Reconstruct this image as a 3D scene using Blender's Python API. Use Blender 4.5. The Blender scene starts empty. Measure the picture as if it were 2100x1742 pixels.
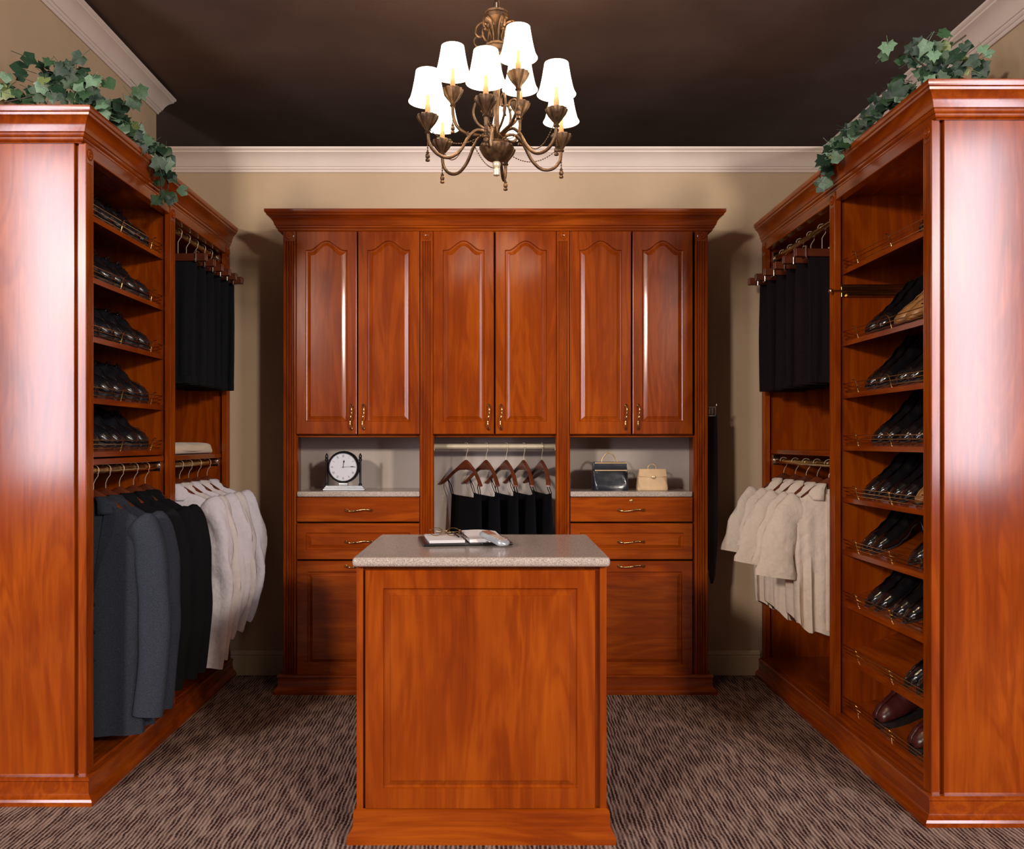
import bpy, bmesh, math, random
from mathutils import Vector, Matrix, Euler
PI = math.pi
SC = bpy.context.scene
COL = SC.collection
random.seed(7)
# ------------------------------------------------------------------ camera
F_PX = 1800.0
H_CAM = 1.225
cd = bpy.data.cameras.new('camera'); cam = bpy.data.objects.new('camera', cd); COL.objects.link(cam)
cd.sensor_width = 36; cd.lens = F_PX / 2100 * 36
cd.shift_x = 38 / 2100; cd.shift_y = 36 / 2100
cam.location = (0, 0, H_CAM); cam.rotation_euler = (PI / 2, 0, 0)
SC.camera = cam
# ------------------------------------------------------------------ world, exposure, lights
w = bpy.data.worlds.new('world'); SC.world = w; w.use_nodes = True
w.node_tree.nodes['Background'].inputs[0].default_value = (1.0, 0.86, 0.76, 1)
w.node_tree.nodes['Background'].inputs[1].default_value = 0.05
SC.view_settings.view_transform = 'Standard'; SC.view_settings.look = 'None'
SC.view_settings.gamma = 1; SC.view_settings.use_curve_mapping = False
SC.view_settings.exposure = 0.28
def area(name, loc, target, sx, sy, power, col):
    l = bpy.data.lights.new(name, 'AREA'); l.shape = 'RECTANGLE'; l.size = sx; l.size_y = sy
    l.energy = power; l.color = col
    o = bpy.data.objects.new(name, l); COL.objects.link(o); o.location = loc
    o.rotation_euler = (Vector(target) - Vector(loc)).to_track_quat('-Z', 'Y').to_euler()
    return o
area('studio_lamp_left', (-3.35, -2.7, 2.90), (0.5, 4.6, 1.2), 0.45, 0.45, 205, (1.0, 0.86, 0.73))
area('studio_lamp_right', (3.40, -2.7, 2.90), (-0.5, 4.6, 1.2), 0.45, 0.45, 205, (1.0, 0.86, 0.73))
s1 = area('softbox_left', (-3.02, -0.05, 2.42), (-1.47, 2.98, 1.93), 0.38, 2.9, 80, (0.94, 0.86, 0.96))
s2 = area('softbox_right', (3.08, -0.05, 2.40), (1.54, 2.82, 1.91), 0.38, 2.9, 80, (0.94, 0.86, 0.96))

# ------------------------------------------------------------------ materials
def newmat(name):
    m = bpy.data.materials.new(name); m.use_nodes = True
    nt = m.node_tree; return m, nt, nt.nodes['Principled BSDF']
def N(nt, typ, **kw):
    n = nt.nodes.new(typ)
    for k, v in kw.items():
        if k.startswith('i_'): n.inputs[k[2:].replace('_', ' ')].default_value = v
        else: setattr(n, k, v)
    return n
def ramp(nt, stops, fac):
    r = nt.nodes.new('ShaderNodeValToRGB'); cr = r.color_ramp
    while len(cr.elements) < len(stops): cr.elements.new(0.5)
    for e, (p, c) in zip(cr.elements, stops): e.position = p; e.color = (*c, 1) if len(c) == 3 else c
    nt.links.new(fac, r.inputs[0]); return r.outputs[0]
def wood(name, axis, cols, rough=0.165, var=1.0):
    m, nt, b = newmat(name); L = nt.links.new
    tc = N(nt, 'ShaderNodeTexCoord'); oi = N(nt, 'ShaderNodeObjectInfo')
    off = N(nt, 'ShaderNodeVectorMath', operation='SCALE'); off.inputs[0].default_value = (17, 31, 23)
    L(oi.outputs['Random'], off.inputs['Scale'])
    add = N(nt, 'ShaderNodeVectorMath', operation='ADD'); L(tc.outputs['Object'], add.inputs[0]); L(off.outputs[0], add.inputs[1])
    def mp(cross, along):
        s = [cross] * 3; s['XYZ'.index(axis)] = along
        k = N(nt, 'ShaderNodeVectorMath', operation='MULTIPLY'); L(add.outputs[0], k.inputs[0]); k.inputs[1].default_value = s
        return k.outputs[0]
    n1 = N(nt, 'ShaderNodeTexNoise', i_Scale=1.0, i_Detail=3.0, i_Roughness=0.5, i_Distortion=1.6); L(mp(7.0, 1.1), n1.inputs['Vector'])
    n2 = N(nt, 'ShaderNodeTexNoise', i_Scale=1.0, i_Detail=5.0, i_Roughness=0.65); L(mp(75, 4.0), n2.inputs['Vector'])
    n3 = N(nt, 'ShaderNodeTexNoise', i_Scale=1.0, i_Detail=2.0, i_Distortion=0.6); L(mp(2.6, 1.6), n3.inputs['Vector'])
    wv = N(nt, 'ShaderNodeMath', operation='MULTIPLY'); L(n1.outputs['Fac'], wv.inputs[0]); wv.inputs[1].default_value = 24
    sn = N(nt, 'ShaderNodeMath', operation='SINE'); L(wv.outputs[0], sn.inputs[0])
    def mad(a, k, c):
        q = N(nt, 'ShaderNodeMath', operation='MULTIPLY_ADD'); L(a, q.inputs[0]); q.inputs[1].default_value = k
        if isinstance(c, float): q.inputs[2].default_value = c
        else: L(c, q.inputs[2])
        return q.outputs[0]
    v = mad(sn.outputs[0], 0.09 * var, 0.5)
    v = mad(n2.outputs['Fac'], 0.45 * var, v); v = mad(n3.outputs['Fac'], 0.75 * var, v)
    v = mad(v, 1.0, -0.6 * var)
    c = ramp(nt, [(0.15, cols[0]), (0.45, cols[1]), (0.75, cols[2])], v)
    L(c, b.inputs['Base Color']); b.inputs['Roughness'].default_value = rough
    b.inputs['Specular IOR Level'].default_value = 0.45
    bp = N(nt, 'ShaderNodeBump'); bp.inputs['Strength'].default_value = 0.05; bp.inputs['Distance'].default_value = 0.001
    L(n2.outputs['Fac'], bp.inputs['Height']); L(bp.outputs[0], b.inputs['Normal'])
    return m
CH = [(0.120, 0.0145, 0.0010), (0.225, 0.0355, 0.0015), (0.335, 0.067, 0.0030)]
WV = wood('cherry_wood_upright_grain', 'Z', CH, var=0.95)
WX = wood('cherry_wood_level_grain', 'X', CH)
WY = wood('cherry_wood_long_grain', 'Y', CH)
WH = wood('hanger_wood', 'X', [(0.060, 0.013, 0.006), (0.10, 0.022, 0.009), (0.15, 0.036, 0.012)], 0.3)
def plain(name, col, rough=0.6, metal=0.0, noise=0.0, scale=40, bump=0.0, sheen=0.0, coat=0.0, bscale=None, bdist=0.002):
    m, nt, b = newmat(name); L = nt.links.new
    b.inputs['Roughness'].default_value = rough; b.inputs['Metallic'].default_value = metal
    if rough >= 0.85: b.inputs['Specular IOR Level'].default_value = 0.12
    b.inputs['Sheen Weight'].default_value = sheen; b.inputs['Coat Weight'].default_value = coat
    tc = N(nt, 'ShaderNodeTexCoord')
    n = N(nt, 'ShaderNodeTexNoise', i_Scale=scale, i_Detail=4.0); L(tc.outputs['Object'], n.inputs['Vector'])
    k = 1 + noise; j = 1 - noise
    c = ramp(nt, [(0.3, tuple(x * j for x in col)), (0.7, tuple(min(1, x * k) for x in col))], n.outputs['Fac'])
    L(c, b.inputs['Base Color'])
    if bump:
        n2 = n
        if bscale: n2 = N(nt, 'ShaderNodeTexNoise', i_Scale=bscale, i_Detail=3.0); L(tc.outputs['Object'], n2.inputs['Vector'])
        bp = N(nt, 'ShaderNodeBump'); bp.inputs['Strength'].default_value = bump; bp.inputs['Distance'].default_value = bdist
        L(n2.outputs['Fac'], bp.inputs['Height']); L(bp.outputs[0], b.inputs['Normal'])
    return m
MT = dict(
    wall=plain('beige_wall_paint', (0.50, 0.375, 0.245), 0.8, noise=0.03, scale=6, bump=0.05, bscale=180),
    ceil=plain('dark_brown_ceiling_paint', (0.17, 0.118, 0.092), 0.85, noise=0.12, scale=3, bump=0.2, bscale=260),
    trim=plain('white_trim_paint', (0.74, 0.65, 0.58), 0.45, noise=0.03, scale=5),
    base=plain('cream_baseboard_paint', (0.62, 0.52, 0.34), 0.5, noise=0.03, scale=5),
    brass=plain('polished_brass', (0.72, 0.52, 0.22), 0.22, 1.0, noise=0.08, scale=30),
    chrome=plain('polished_chrome', (0.75, 0.74, 0.70), 0.15, 1.0, noise=0.04),
    pale=plain('pale_brass_tube', (0.80, 0.72, 0.52), 0.3, 0.45, noise=0.06, scale=20),
    bronze=plain('antique_bronze', (0.095, 0.052, 0.024), 0.42, 0.6, noise=0.6, scale=45, bump=0.3, bscale=120),
    candle=plain('amber_candle_sleeve', (0.22, 0.085, 0.022), 0.6, noise=0.1),
    suit=plain('grey_wool', (0.028, 0.033, 0.045), 0.95, noise=0.45, scale=420, bump=0.2),
    suit2=plain('charcoal_wool', (0.0065, 0.007, 0.0085), 0.95, noise=0.4, scale=420, bump=0.2),
    trou=plain('dark_trouser_cloth', (0.0075, 0.0085, 0.0095), 0.95, noise=0.4, scale=300),
    btrou=plain('brown_black_trouser_cloth', (0.010, 0.006, 0.008), 0.95, noise=0.4, scale=300),
    black=plain('black_crepe', (0.0022, 0.0024, 0.004), 0.95, noise=0.25, scale=300),
    white=plain('white_cotton', (0.70, 0.67, 0.71), 0.85, noise=0.03, scale=60, bump=0.8, bscale=13, bdist=0.02),
    white2=plain('off_white_cotton', (0.70, 0.65, 0.63), 0.85, noise=0.03, scale=60, bump=0.8, bscale=11, bdist=0.02),
    cream=plain('cream_cotton', (0.74, 0.63, 0.52), 0.85, noise=0.03, scale=60, bump=0.8, bscale=14, bdist=0.02),
    blouse=plain('pale_blue_cotton', (0.50, 0.55, 0.62), 0.85, noise=0.03, scale=60),
    leather=plain('black_polished_leather', (0.006, 0.006, 0.007), 0.16, noise=0.2, coat=0.6, bump=0.08, bscale=60),
    mleather=plain('black_shoe_leather', (0.010, 0.011, 0.014), 0.26, noise=0.3, coat=0.3, bump=0.1, bscale=70),
    maroon=plain('maroon_leather', (0.060, 0.012, 0.011), 0.32, noise=0.3, scale=20, coat=0.2),
    tan=plain('tan_leather_lining', (0.36, 0.17, 0.05), 0.4, noise=0.2),
    rubber=plain('dark_rubber_sole', (0.012, 0.010, 0.010), 0.6, noise=0.2),
    stone=plain('speckled_stone_worktop', (0.40, 0.34, 0.295), 0.2, noise=0.5, scale=330),
    lining=plain('grey_niche_backing', (0.42, 0.37, 0.33), 0.6, noise=0.04, scale=8),
    leafd=plain('dark_ivy_leaf', (0.010, 0.036, 0.016), 0.5, noise=0.5, scale=28),
    leafm=plain('mid_ivy_leaf', (0.030, 0.075, 0.030), 0.5, noise=0.45, scale=28),
    leafl=plain('pale_ivy_leaf', (0.12, 0.22, 0.13), 0.5, noise=0.35, scale=28),
    leafy=plain('yellow_green_ivy_leaf', (0.15, 0.20, 0.06), 0.5, noise=0.35, scale=28),
    vine=plain('brown_vine_stem', (0.05, 0.035, 0.018), 0.7, noise=0.3),
    bag=plain('navy_black_bag_leather', (0.012, 0.016, 0.026), 0.28, noise=0.4, scale=15, coat=0.3, bump=0.5, bscale=22),
    beige=plain('beige_bag_leather', (0.60, 0.42, 0.24), 0.5, noise=0.08, scale=30, bump=0.1),
    gold=plain('gold_bag_frame', (0.62, 0.45, 0.25), 0.35, 0.6, noise=0.1),
    towel=plain('cream_terry_towel', (0.80, 0.66, 0.46), 0.95, noise=0.06, scale=200, bump=0.6, bscale=400, sheen=0.3),
    paper=plain('notebook_paper', (0.80, 0.78, 0.78), 0.7, noise=0.01),
    dial=plain('clock_dial_enamel', (0.62, 0.65, 0.74), 0.35, noise=0.02),
    ink=plain('black_enamel', (0.006, 0.0065, 0.009), 0.3, noise=0.1),
    silver=plain('silver_phone_shell', (0.55, 0.60, 0.65), 0.3, 0.5, noise=0.03),
    screen=plain('phone_keypad_plastic', (0.42, 0.30, 0.24), 0.35, noise=0.1),
    tortoise=plain('brown_lens_tint', (0.26, 0.13, 0.09), 0.15, noise=0.1),
)
def glass_mat():
    m, nt, b = newmat('clear_lens_glass'); b.inputs['Base Color'].default_value = (0.9, 0.9, 0.9, 1)
    b.inputs['Transmission Weight'].default_value = 1; b.inputs['Roughness'].default_value = 0.02; b.inputs['IOR'].default_value = 1.2
    return m
MT['glass'] = glass_mat()
def shade_mat():
    m, nt, b = newmat('lit_cream_lampshade'); b.inputs['Base Color'].default_value = (0.9, 0.82, 0.7, 1)
    b.inputs['Roughness'].default_value = 0.9
    b.inputs['Emission Color'].default_value = (1.0, 0.86, 0.66, 1); b.inputs['Emission Strength'].default_value = 3.2
    return m
MT['shade'] = shade_mat()
def carpet_mat():
    m, nt, b = newmat('taupe_ribbed_carpet'); L = nt.links.new
    tc = N(nt, 'ShaderNodeTexCoord')
    def vm(op, a, v):
        k = N(nt, 'ShaderNodeVectorMath', operation=op); L(a, k.inputs[0])
        if isinstance(v, tuple): k.inputs[1].default_value = v
        else: L(v, k.inputs[1])
        return k.outputs[0]
    def mt(op, a, v, c=None):
        k = N(nt, 'ShaderNodeMath', operation=op); L(a, k.inputs[0])
        if isinstance(v, (int, float)): k.inputs[1].default_value = v
        else: L(v, k.inputs[1])
        if c is not None:
            if isinstance(c, (int, float)): k.inputs[2].default_value = c
            else: L(c, k.inputs[2])
        return k.outputs[0]
    P = tc.outputs['Object']
    nz = N(nt, 'ShaderNodeTexNoise', i_Scale=1.0, i_Detail=2.0); L(vm('MULTIPLY', P, (6, 5, 1)), nz.inputs['Vector'])
    nz2 = N(nt, 'ShaderNodeTexNoise', i_Scale=1.0, i_Detail=1.0); L(vm('MULTIPLY', P, (30, 30, 1)), nz2.inputs['Vector'])
    sx = N(nt, 'ShaderNodeSeparateXYZ'); L(P, sx.inputs[0])
    xx = mt('MULTIPLY_ADD', nz2.outputs['Fac'], 0.008, mt('MULTIPLY_ADD', nz.outputs['Fac'], 0.020, sx.outputs['X']))
    rib = mt('MULTIPLY_ADD', mt('SINE', mt('MULTIPLY', xx, 2 * PI / 0.0135), 1.0), 0.5, 0.5)      # 1 on a strand, 0 in the gap
    ph = mt('MULTIPLY', mt('FLOOR', mt('MULTIPLY', xx, 1 / 0.0135), 1.0), 2.4)
    dash = mt('MULTIPLY_ADD', mt('SINE', mt('ADD', mt('MULTIPLY', sx.outputs['Y'], 2 * PI / 0.020), ph), 1.0), 0.5, 0.5)
    blk = N(nt, 'ShaderNodeTexNoise', i_Scale=1.0, i_Detail=2.0); L(vm('MULTIPLY', P, (42, 9, 1)), blk.inputs['Vector'])
    bm_ = N(nt, 'ShaderNodeMapRange'); L(blk.outputs['Fac'], bm_.inputs[0]); bm_.inputs[1].default_value = 0.42; bm_.inputs[2].default_value = 0.60
    fz = N(nt, 'ShaderNodeTexNoise', i_Scale=380.0, i_Detail=2.0); L(P, fz.inputs['Vector'])
    tone = N(nt, 'ShaderNodeTexNoise', i_Scale=1.0, i_Detail=1.0); L(vm('MULTIPLY', P, (70, 7, 1)), tone.inputs['Vector'])
    dk = mt('MULTIPLY', bm_.outputs[0], mt('MULTIPLY_ADD', dash, 0.55, 0.45))
    gap = mt('SUBTRACT', 1.0, rib) if False else mt('MULTIPLY_ADD', rib, -1.0, 1.0)
    h3 = mt('MULTIPLY_ADD', gap, -0.32, 0.72)
    h3 = mt('SUBTRACT', h3, mt('MULTIPLY', dk, mt('MULTIPLY_ADD', gap, 0.55, 0.08)))
    h3 = mt('MULTIPLY_ADD', fz.outputs['Fac'], 0.22, mt('MULTIPLY_ADD', tone.outputs['Fac'], 0.5, mt('SUBTRACT', h3, 0.34)))
    c = ramp(nt, [(0.08, (0.034, 0.016, 0.016)), (0.42, (0.125, 0.080, 0.066)), (0.76, (0.37, 0.265, 0.212))], h3)
    L(c, b.inputs['Base Color']); b.inputs['Roughness'].default_value = 0.95; b.inputs['Specular IOR Level'].default_value = 0.08
    bp = N(nt, 'ShaderNodeBump'); bp.inputs['Strength'].default_value = 0.8; bp.inputs['Distance'].default_value = 0.004
    L(h3, bp.inputs['Height']); L(bp.outputs[0], b.inputs['Normal'])
    return m
MT['carpet'] = carpet_mat()

# ------------------------------------------------------------------ mesh helpers
class MB:
    def __init__(s): s.v = []; s.f = []; s.wn = False
    def add(s, vs, fs):
        n = len(s.v); s.v += [tuple(p) for p in vs]; s.f += [tuple(i + n for i in f) for f in fs]
    def box(s, x0, x1, y0, y1, z0, z1, c=0.0):
        x0, x1 = sorted((x0, x1)); y0, y1 = sorted((y0, y1)); z0, z1 = sorted((z0, z1))
        if c <= 0:
            vs = [(x, y, z) for z in (z0, z1) for x, y in ((x0, y0), (x1, y0), (x1, y1), (x0, y1))]
            s.add(vs, [(0, 3, 2, 1), (4, 5, 6, 7), (0, 1, 5, 4), (1, 2, 6, 5), (2, 3, 7, 6), (3, 0, 4, 7)]); return
        s.wn = True; bm = bmesh.new(); bmesh.ops.create_cube(bm, size=1)
        for v in bm.verts:
            v.co = Vector(((x0 + x1) / 2 + v.co.x * (x1 - x0), (y0 + y1) / 2 + v.co.y * (y1 - y0), (z0 + z1) / 2 + v.co.z * (z1 - z0)))
        bmesh.ops.bevel(bm, geom=bm.edges[:], offset=min(c, (x1 - x0) / 2.1, (y1 - y0) / 2.1, (z1 - z0) / 2.1), segments=2, affect='EDGES', profile=0.5)
        bm.verts.index_update()
        s.add([v.co[:] for v in bm.verts], [[v.index for v in f.verts] for f in bm.faces]); bm.free()
    def loft(s, rings, close=True, cap=True):
        n = len(rings[0]); vs = [p for r in rings for p in r]; fs = []
        for i in range(len(rings) - 1):
            for j in range(n if close else n - 1):
                k = (j + 1) % n
                fs.append((i * n + j, i * n + k, (i + 1) * n + k, (i + 1) * n + j))
        if cap and close:
            fs.append(tuple(range(n - 1, -1, -1))); fs.append(tuple((len(rings) - 1) * n + j for j in range(n)))
        s.add(vs, fs)
    def tube(s, pts, r, n=8, cap=True):
        pts = [Vector(p) for p in pts]; m = len(pts); rr = r if isinstance(r, (list, tuple)) else [r] * m
        T = []
        for i in range(m):
            t = pts[min(i + 1, m - 1)] - pts[max(i - 1, 0)]; T.append(t.normalized() if t.length > 1e-9 else Vector((0, 0, 1)))
        u = T[0].orthogonal().normalized(); rings = []
        for i in range(m):
            u = (u - T[i] * u.dot(T[i])); u = u.normalized() if u.length > 1e-6 else T[i].orthogonal().normalized()
            w_ = T[i].cross(u)
            rings.append([pts[i] + (u * math.cos(a) + w_ * math.sin(a)) * rr[i] for a in [2 * PI * k / n for k in range(n)]])
        s.loft(rings, True, cap)
    def lathe(s, prof, c=(0, 0, 0), n=20, axis='Z', flute=0.0, nf=0):
        rings = []
        for r, h in prof:
            ring = []
            for k in range(n):
                a = 2 * PI * k / n; q = r * (1 + flute * math.cos(nf * a)) if nf else r
                x, y = q * math.cos(a), q * math.sin(a)
                if axis == 'Z': ring.append((c[0] + x, c[1] + y, c[2] + h))
                elif axis == 'Y': ring.append((c[0] + x, c[1] + h, c[2] + y))
                else: ring.append((c[0] + h, c[1] + x, c[2] + y))
            rings.append(ring)
        s.loft(rings, True, True)
    def sphere(s, c, r, n=10, sq=(1, 1, 1)):
        rings = []
        for i in range(1, n):
            t = PI * i / n
            rings.append([(c[0] + r * sq[0] * math.sin(t) * math.cos(a), c[1] + r * sq[1] * math.sin(t) * math.sin(a), c[2] + r * sq[2] * math.cos(t)) for a in [2 * PI * k / n for k in range(n)]])
        s.loft(rings)
    def sweep(s, path, prof, side=1):
        """mitred moulding: path in XY, prof = [(out, z)], out to the left (side=1) or right of travel"""
        m = len(path); P = [Vector(p) for p in path]; rings = []
        for i in range(m):
            ns = []
            if i > 0: d = (P[i] - P[i - 1]).normalized(); ns.append(Vector((-d.y, d.x)) * side)
            if i < m - 1: d = (P[i + 1] - P[i]).normalized(); ns.append(Vector((-d.y, d.x)) * side)
            if len(ns) == 2:
                b = (ns[0] + ns[1]).normalized(); b = b / max(0.2, b.dot(ns[0]))
            else: b = ns[0]
            rings.append([(P[i].x + b.x * o, P[i].y + b.y * o, z) for o, z in prof])
        s.loft(rings, True, True)
    def xf(s, M, start=0):
        for i in range(start, len(s.v)): s.v[i] = tuple(M @ Vector(s.v[i]))
    def build(s, name, mat, parent=None, origin=None, smooth=None, local=False):
        """verts are world coords unless local; origin = where the object sits"""
        me = bpy.data.meshes.new(name)
        o = Vector(origin) if origin is not None else Vector((0, 0, 0))
        base = Vector((0, 0, 0))
        if parent is not None and not local:
            base = world_loc(parent)
        if not local: vs = [tuple(Vector(p) - (o if origin is not None else base)) for p in s.v]
        else: vs = s.v
        me.from_pydata(vs, [], s.f)
        bm = bmesh.new(); bm.from_mesh(me); bmesh.ops.recalc_face_normals(bm, faces=bm.faces); bm.to_mesh(me); bm.free()
        me.materials.append(mat)
        if smooth:
            me.shade_smooth()
            if smooth < 170: me.set_sharp_from_angle(angle=math.radians(smooth))
        ob = bpy.data.objects.new(name, me); COL.objects.link(ob)
        if s.wn and smooth:
            md = ob.modifiers.new('weighted_normals', 'WEIGHTED_NORMAL'); md.keep_sharp = True; md.weight = 90
        if parent is not None: ob.parent = parent
        if origin is not None: ob.location = o - (world_loc(parent) if parent is not None else Vector((0, 0, 0)))
        return ob
def world_loc(o):
    p = Vector((0, 0, 0))
    while o is not None: p += o.location; o = o.parent
    return p
def tag(o, label, cat, group=None, kind=None):
    if label: o['label'] = label
    if cat: o['category'] = cat
    if group: o['group'] = group
    if kind: o['kind'] = kind
    return o
def thing(name, loc, label, cat, group=None):
    o = bpy.data.objects.new(name, None); COL.objects.link(o); o.location = loc; o.empty_display_size = 0.05
    return tag(o, label, cat, group)
def struct(mb, name, mat, smooth=None):
    o = mb.build(name, mat, smooth=smooth); o['kind'] = 'structure'; return o
def dup(root, loc=None, rot=None, label=None, group=None, scale=None):
    r = root.copy(); COL.objects.link(r)
    if loc is not None: r.location = loc
    if rot is not None: r.rotation_euler = rot
    if scale is not None: r.scale = scale
    if label: r['label'] = label
    if group: r['group'] = group
    for ch in list(root.children):
        c = ch.copy(); COL.objects.link(c); c.parent = r
        for g in list(ch.children):
            d = g.copy(); COL.objects.link(d); d.parent = c
    return r
ORD = ['first', 'second', 'third', 'fourth', 'fifth', 'sixth', 'seventh', 'eighth', 'ninth', 'tenth']
def cr(pts, k=6):
    """Catmull-Rom through points"""
    P = [Vector(p) for p in pts]; out = []
    for i in range(len(P) - 1):
        a, b, c, d = P[max(i - 1, 0)], P[i], P[i + 1], P[min(i + 2, len(P) - 1)]
        for j in range(k):
            t = j / k
            out.append(0.5 * ((2 * b) + (c - a) * t + (2 * a - 5 * b + 4 * c - d) * t * t + (3 * b - a - 3 * c + d) * t ** 3))
    out.append(P[-1]); return out

# ================================================================== SETTING
YB = 4.62; XL = -1.775; XR = 1.785; ZB = 2.755; ZL = 3.058; ZC = 3.075
m = MB(); m.box(-6, 6, -3.5, 8, -0.05, 0); struct(m, 'floor', MT['carpet'])
m = MB(); m.box(-6, 6, 0.3, 8, ZC, ZC + 0.05); struct(m, 'ceiling', MT['ceil'])
m = MB(); m.box(XL + 0.001, XR + 0.12, YB, YB + 0.12, 0, ZB); struct(m, 'wall_back', MT['wall'])
m = MB(); m.box(XL - 0.12, XL, 2.99, YB + 0.0, 0, ZL); struct(m, 'wall_left', MT['wall'])
m = MB(); m.box(XR, XR + 0.12, 2.83, YB, 0, ZB); struct(m, 'wall_right', MT['wall'])
def crown_prof(top, h, p):
    q = [(0, 0), (0.10, 0), (0.14, 0.05), (0.14, 0.10), (0.20, 0.13), (0.24, 0.18), (0.24, 0.22), (0.30, 0.24), (0.36, 0.34), (0.46, 0.48), (0.58, 0.60), (0.72, 0.70), (0.84, 0.76), (0.88, 0.78), (0.88, 0.84), (0.95, 0.87), (1.0, 0.92), (1.0, 1.0), (0, 1.0)]
    return [(a * p, top - h + b * h) for a, b in q]
m = MB(); m.sweep([(XL, YB), (XR, YB), (XR, 2.83)], crown_prof(ZB, 0.113, 0.08), -1); struct(m, 'trim_1', MT['trim'], 25)
m = MB(); m.sweep([(XL, 2.99), (XL, YB), (XL - 0.12, YB)], crown_prof(ZL, 0.105, 0.078), -1); struct(m, 'trim_2', MT['trim'], 25)
bp_ = [(0, 0), (0.014, 0), (0.014, 0.098), (0.010, 0.102), (0.014, 0.108), (0.012, 0.116), (0.007, 0.124), (0.004, 0.128), (0, 0.128)]
m = MB(); m.sweep([(-1.38, YB), (-1.05, YB)], bp_, -1); struct(m, 'baseboard_left', MT['base'], 30)
m = MB(); m.sweep([(1.07, YB), (1.40, YB)], bp_, -1); struct(m, 'baseboard_right', MT['base'], 30)

# ================================================================== CABINET DETAILS
def crown_cab(top, p=0.065, h=0.11):
    q = [(0, 0), (0.14, 0), (0.17, 0.03), (0.26, 0.05), (0.30, 0.09), (0.30, 0.15), (0.36, 0.17), (0.40, 0.21), (0.40, 0.27), (0.47, 0.30), (0.50, 0.38), (0.56, 0.50), (0.66, 0.61), (0.80, 0.70), (0.88, 0.73), (0.90, 0.80), (0.97, 0.83), (1.0, 0.88), (1.0, 1.0), (0, 1.0)]
    return [(a * p, top - h + b * h) for a, b in q]
BASEP = [(0, 0), (0.040, 0), (0.040, 0.014), (0.036, 0.022), (0.028, 0.028), (0.022, 0.036), (0.020, 0.046), (0.019, 0.076), (0.023, 0.080), (0.022, 0.088), (0.016, 0.091), (0, 0.091)]
def pilaster(mb, p0, u, n, w_, t, z0, z1, block=0.062):
    """fluted upright: p0 = base corner, u width dir, n outward dir"""
    u = Vector((*u, 0)); n = Vector((*n, 0)); p0 = Vector((*p0, 0)); nf = 4; mar = w_ * 0.13
    sec = [(0, 0), (0, t - 0.002), (0.002, t)]
    fw = (w_ - 2 * mar) / nf
    for k in range(nf):
        a = mar + k * fw
        for q, dd in ((0.12, 0), (0.24, 0.006), (0.5, 0.008), (0.76, 0.006), (0.88, 0)): sec.append((a + q * fw, t - dd))
    sec += [(w_ - 0.002, t), (w_, t - 0.002), (w_, 0)]
    rings = [[tuple(p0 + u * a + n * b + Vector((0, 0, z))) for a, b in sec] for z in (z0, z1 - block)]
    mb.loft(rings)
    # top block with a round rosette
    c = [(0, 0), (0, t - 0.002), (0.002, t), (w_ - 0.002, t), (w_, t - 0.002), (w_, 0)]
    mb.loft([[tuple(p0 + u * a + n * b + Vector((0, 0, z))) for a, b in c] for z in (z1 - block, z1)])
    cc = p0 + u * (w_ / 2) + n * t + Vector((0, 0, z1 - block / 2)); R = w_ * 0.36; rings = []
    for r, h in ((R, -0.001), (R, 0.002), (R * 0.85, 0.004), (R * 0.7, 0.001), (R * 0.5, 0.001), (R * 0.35, 0.004), (R * 0.1, 0.0055)):
        rings.append([tuple(cc + u * (r * math.cos(a)) + Vector((0, 0, r * math.sin(a))) + n * h) for a in [2 * PI * k / 16 for k in range(16)]])
    mb.loft(rings)
def panel_outline(x0, x1, z0, z1, arch):
    pts = [(x0, z0), (x1, z0)]
    K = 18
    for k in range(K + 1):
        t = k / K; x = x1 + (x0 - x1) * t; s_ = abs(2 * t - 1)
        if arch: f = 0 if s_ > 0.82 else (0.5 + 0.5 * math.cos(PI * s_ / 0.82)) ** 0.85
        else: f = 0
        pts.append((x, z1 - (arch * (1 - f) if arch else 0)))
    return pts
def door_mesh(x0, x1, z0, z1, yf, t=0.020, frame=0.046, bot=None, arch=0.0, grooved=True):
    """raised panel front facing -Y, front face at yf"""
    mb = MB(); bot = bot or frame
    O = lambda i, a=0: panel_outline(x0 + i, x1 - i, z0 + i, z1 - i, 0)
    rings = [[(x, yf + t, z) for x, z in O(0)], [(x, yf + 0.004, z) for x, z in O(0)], [(x, yf + 0.0012, z) for x, z in O(0.0015)], [(x, yf, z) for x, z in O(0.004)]]
    if grooved:
        steps = [(0, 0), (0.0015, 0.003), (0.003, 0.0065), (0.006, 0.008), (0.010, 0.008), (0.0135, 0.0065), (0.023, 0.003), (0.0235, 0.0005), (0.026, -0.0005)]
        for i, dpt in steps:
            rings.append([(x, yf + dpt, z) for x, z in panel_outline(x0 + frame + i, x1 - frame - i, z0 + bot + i, z1 - frame * 1.0 - i, arch)])
    mb.loft(rings); return mb
def pull(mb, c, d, L=0.125):
    """ornate brass bow pull; c centre on the face (front -Y), d = unit direction (x,z)"""
    cx, y, cz = c; pts = []; rr = []
    for k in range(17):
        t = -1 + 2 * k / 16; out = 0.022 * (1 - t * t) ** 0.5 * (0.8 + 0.2 * math.cos(3 * PI * t)) + 0.003
        pts.append((cx + d[0] * t * L / 2 + d[1] * 0.004 * math.sin(PI * t), y - out, cz + d[1] * t * L / 2 + d[0] * 0.004 * math.sin(PI * t)))
        rr.append(0.0032 + 0.0028 * math.exp(-((abs(t) - 0.95) / 0.12) ** 2) + 0.0012 * math.exp(-(t / 0.15) ** 2) + 0.001 * math.exp(-((abs(t) - 0.45) / 0.1) ** 2))
    mb.tube(pts, rr, 8)
    for sg in (-1, 1):
        q = (cx + d[0] * sg * L / 2 * 0.93, y - 0.004, cz + d[1] * sg * L / 2 * 0.93)
        mb.sphere(q, 0.0085, 8, (1, 0.6, 1))

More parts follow.
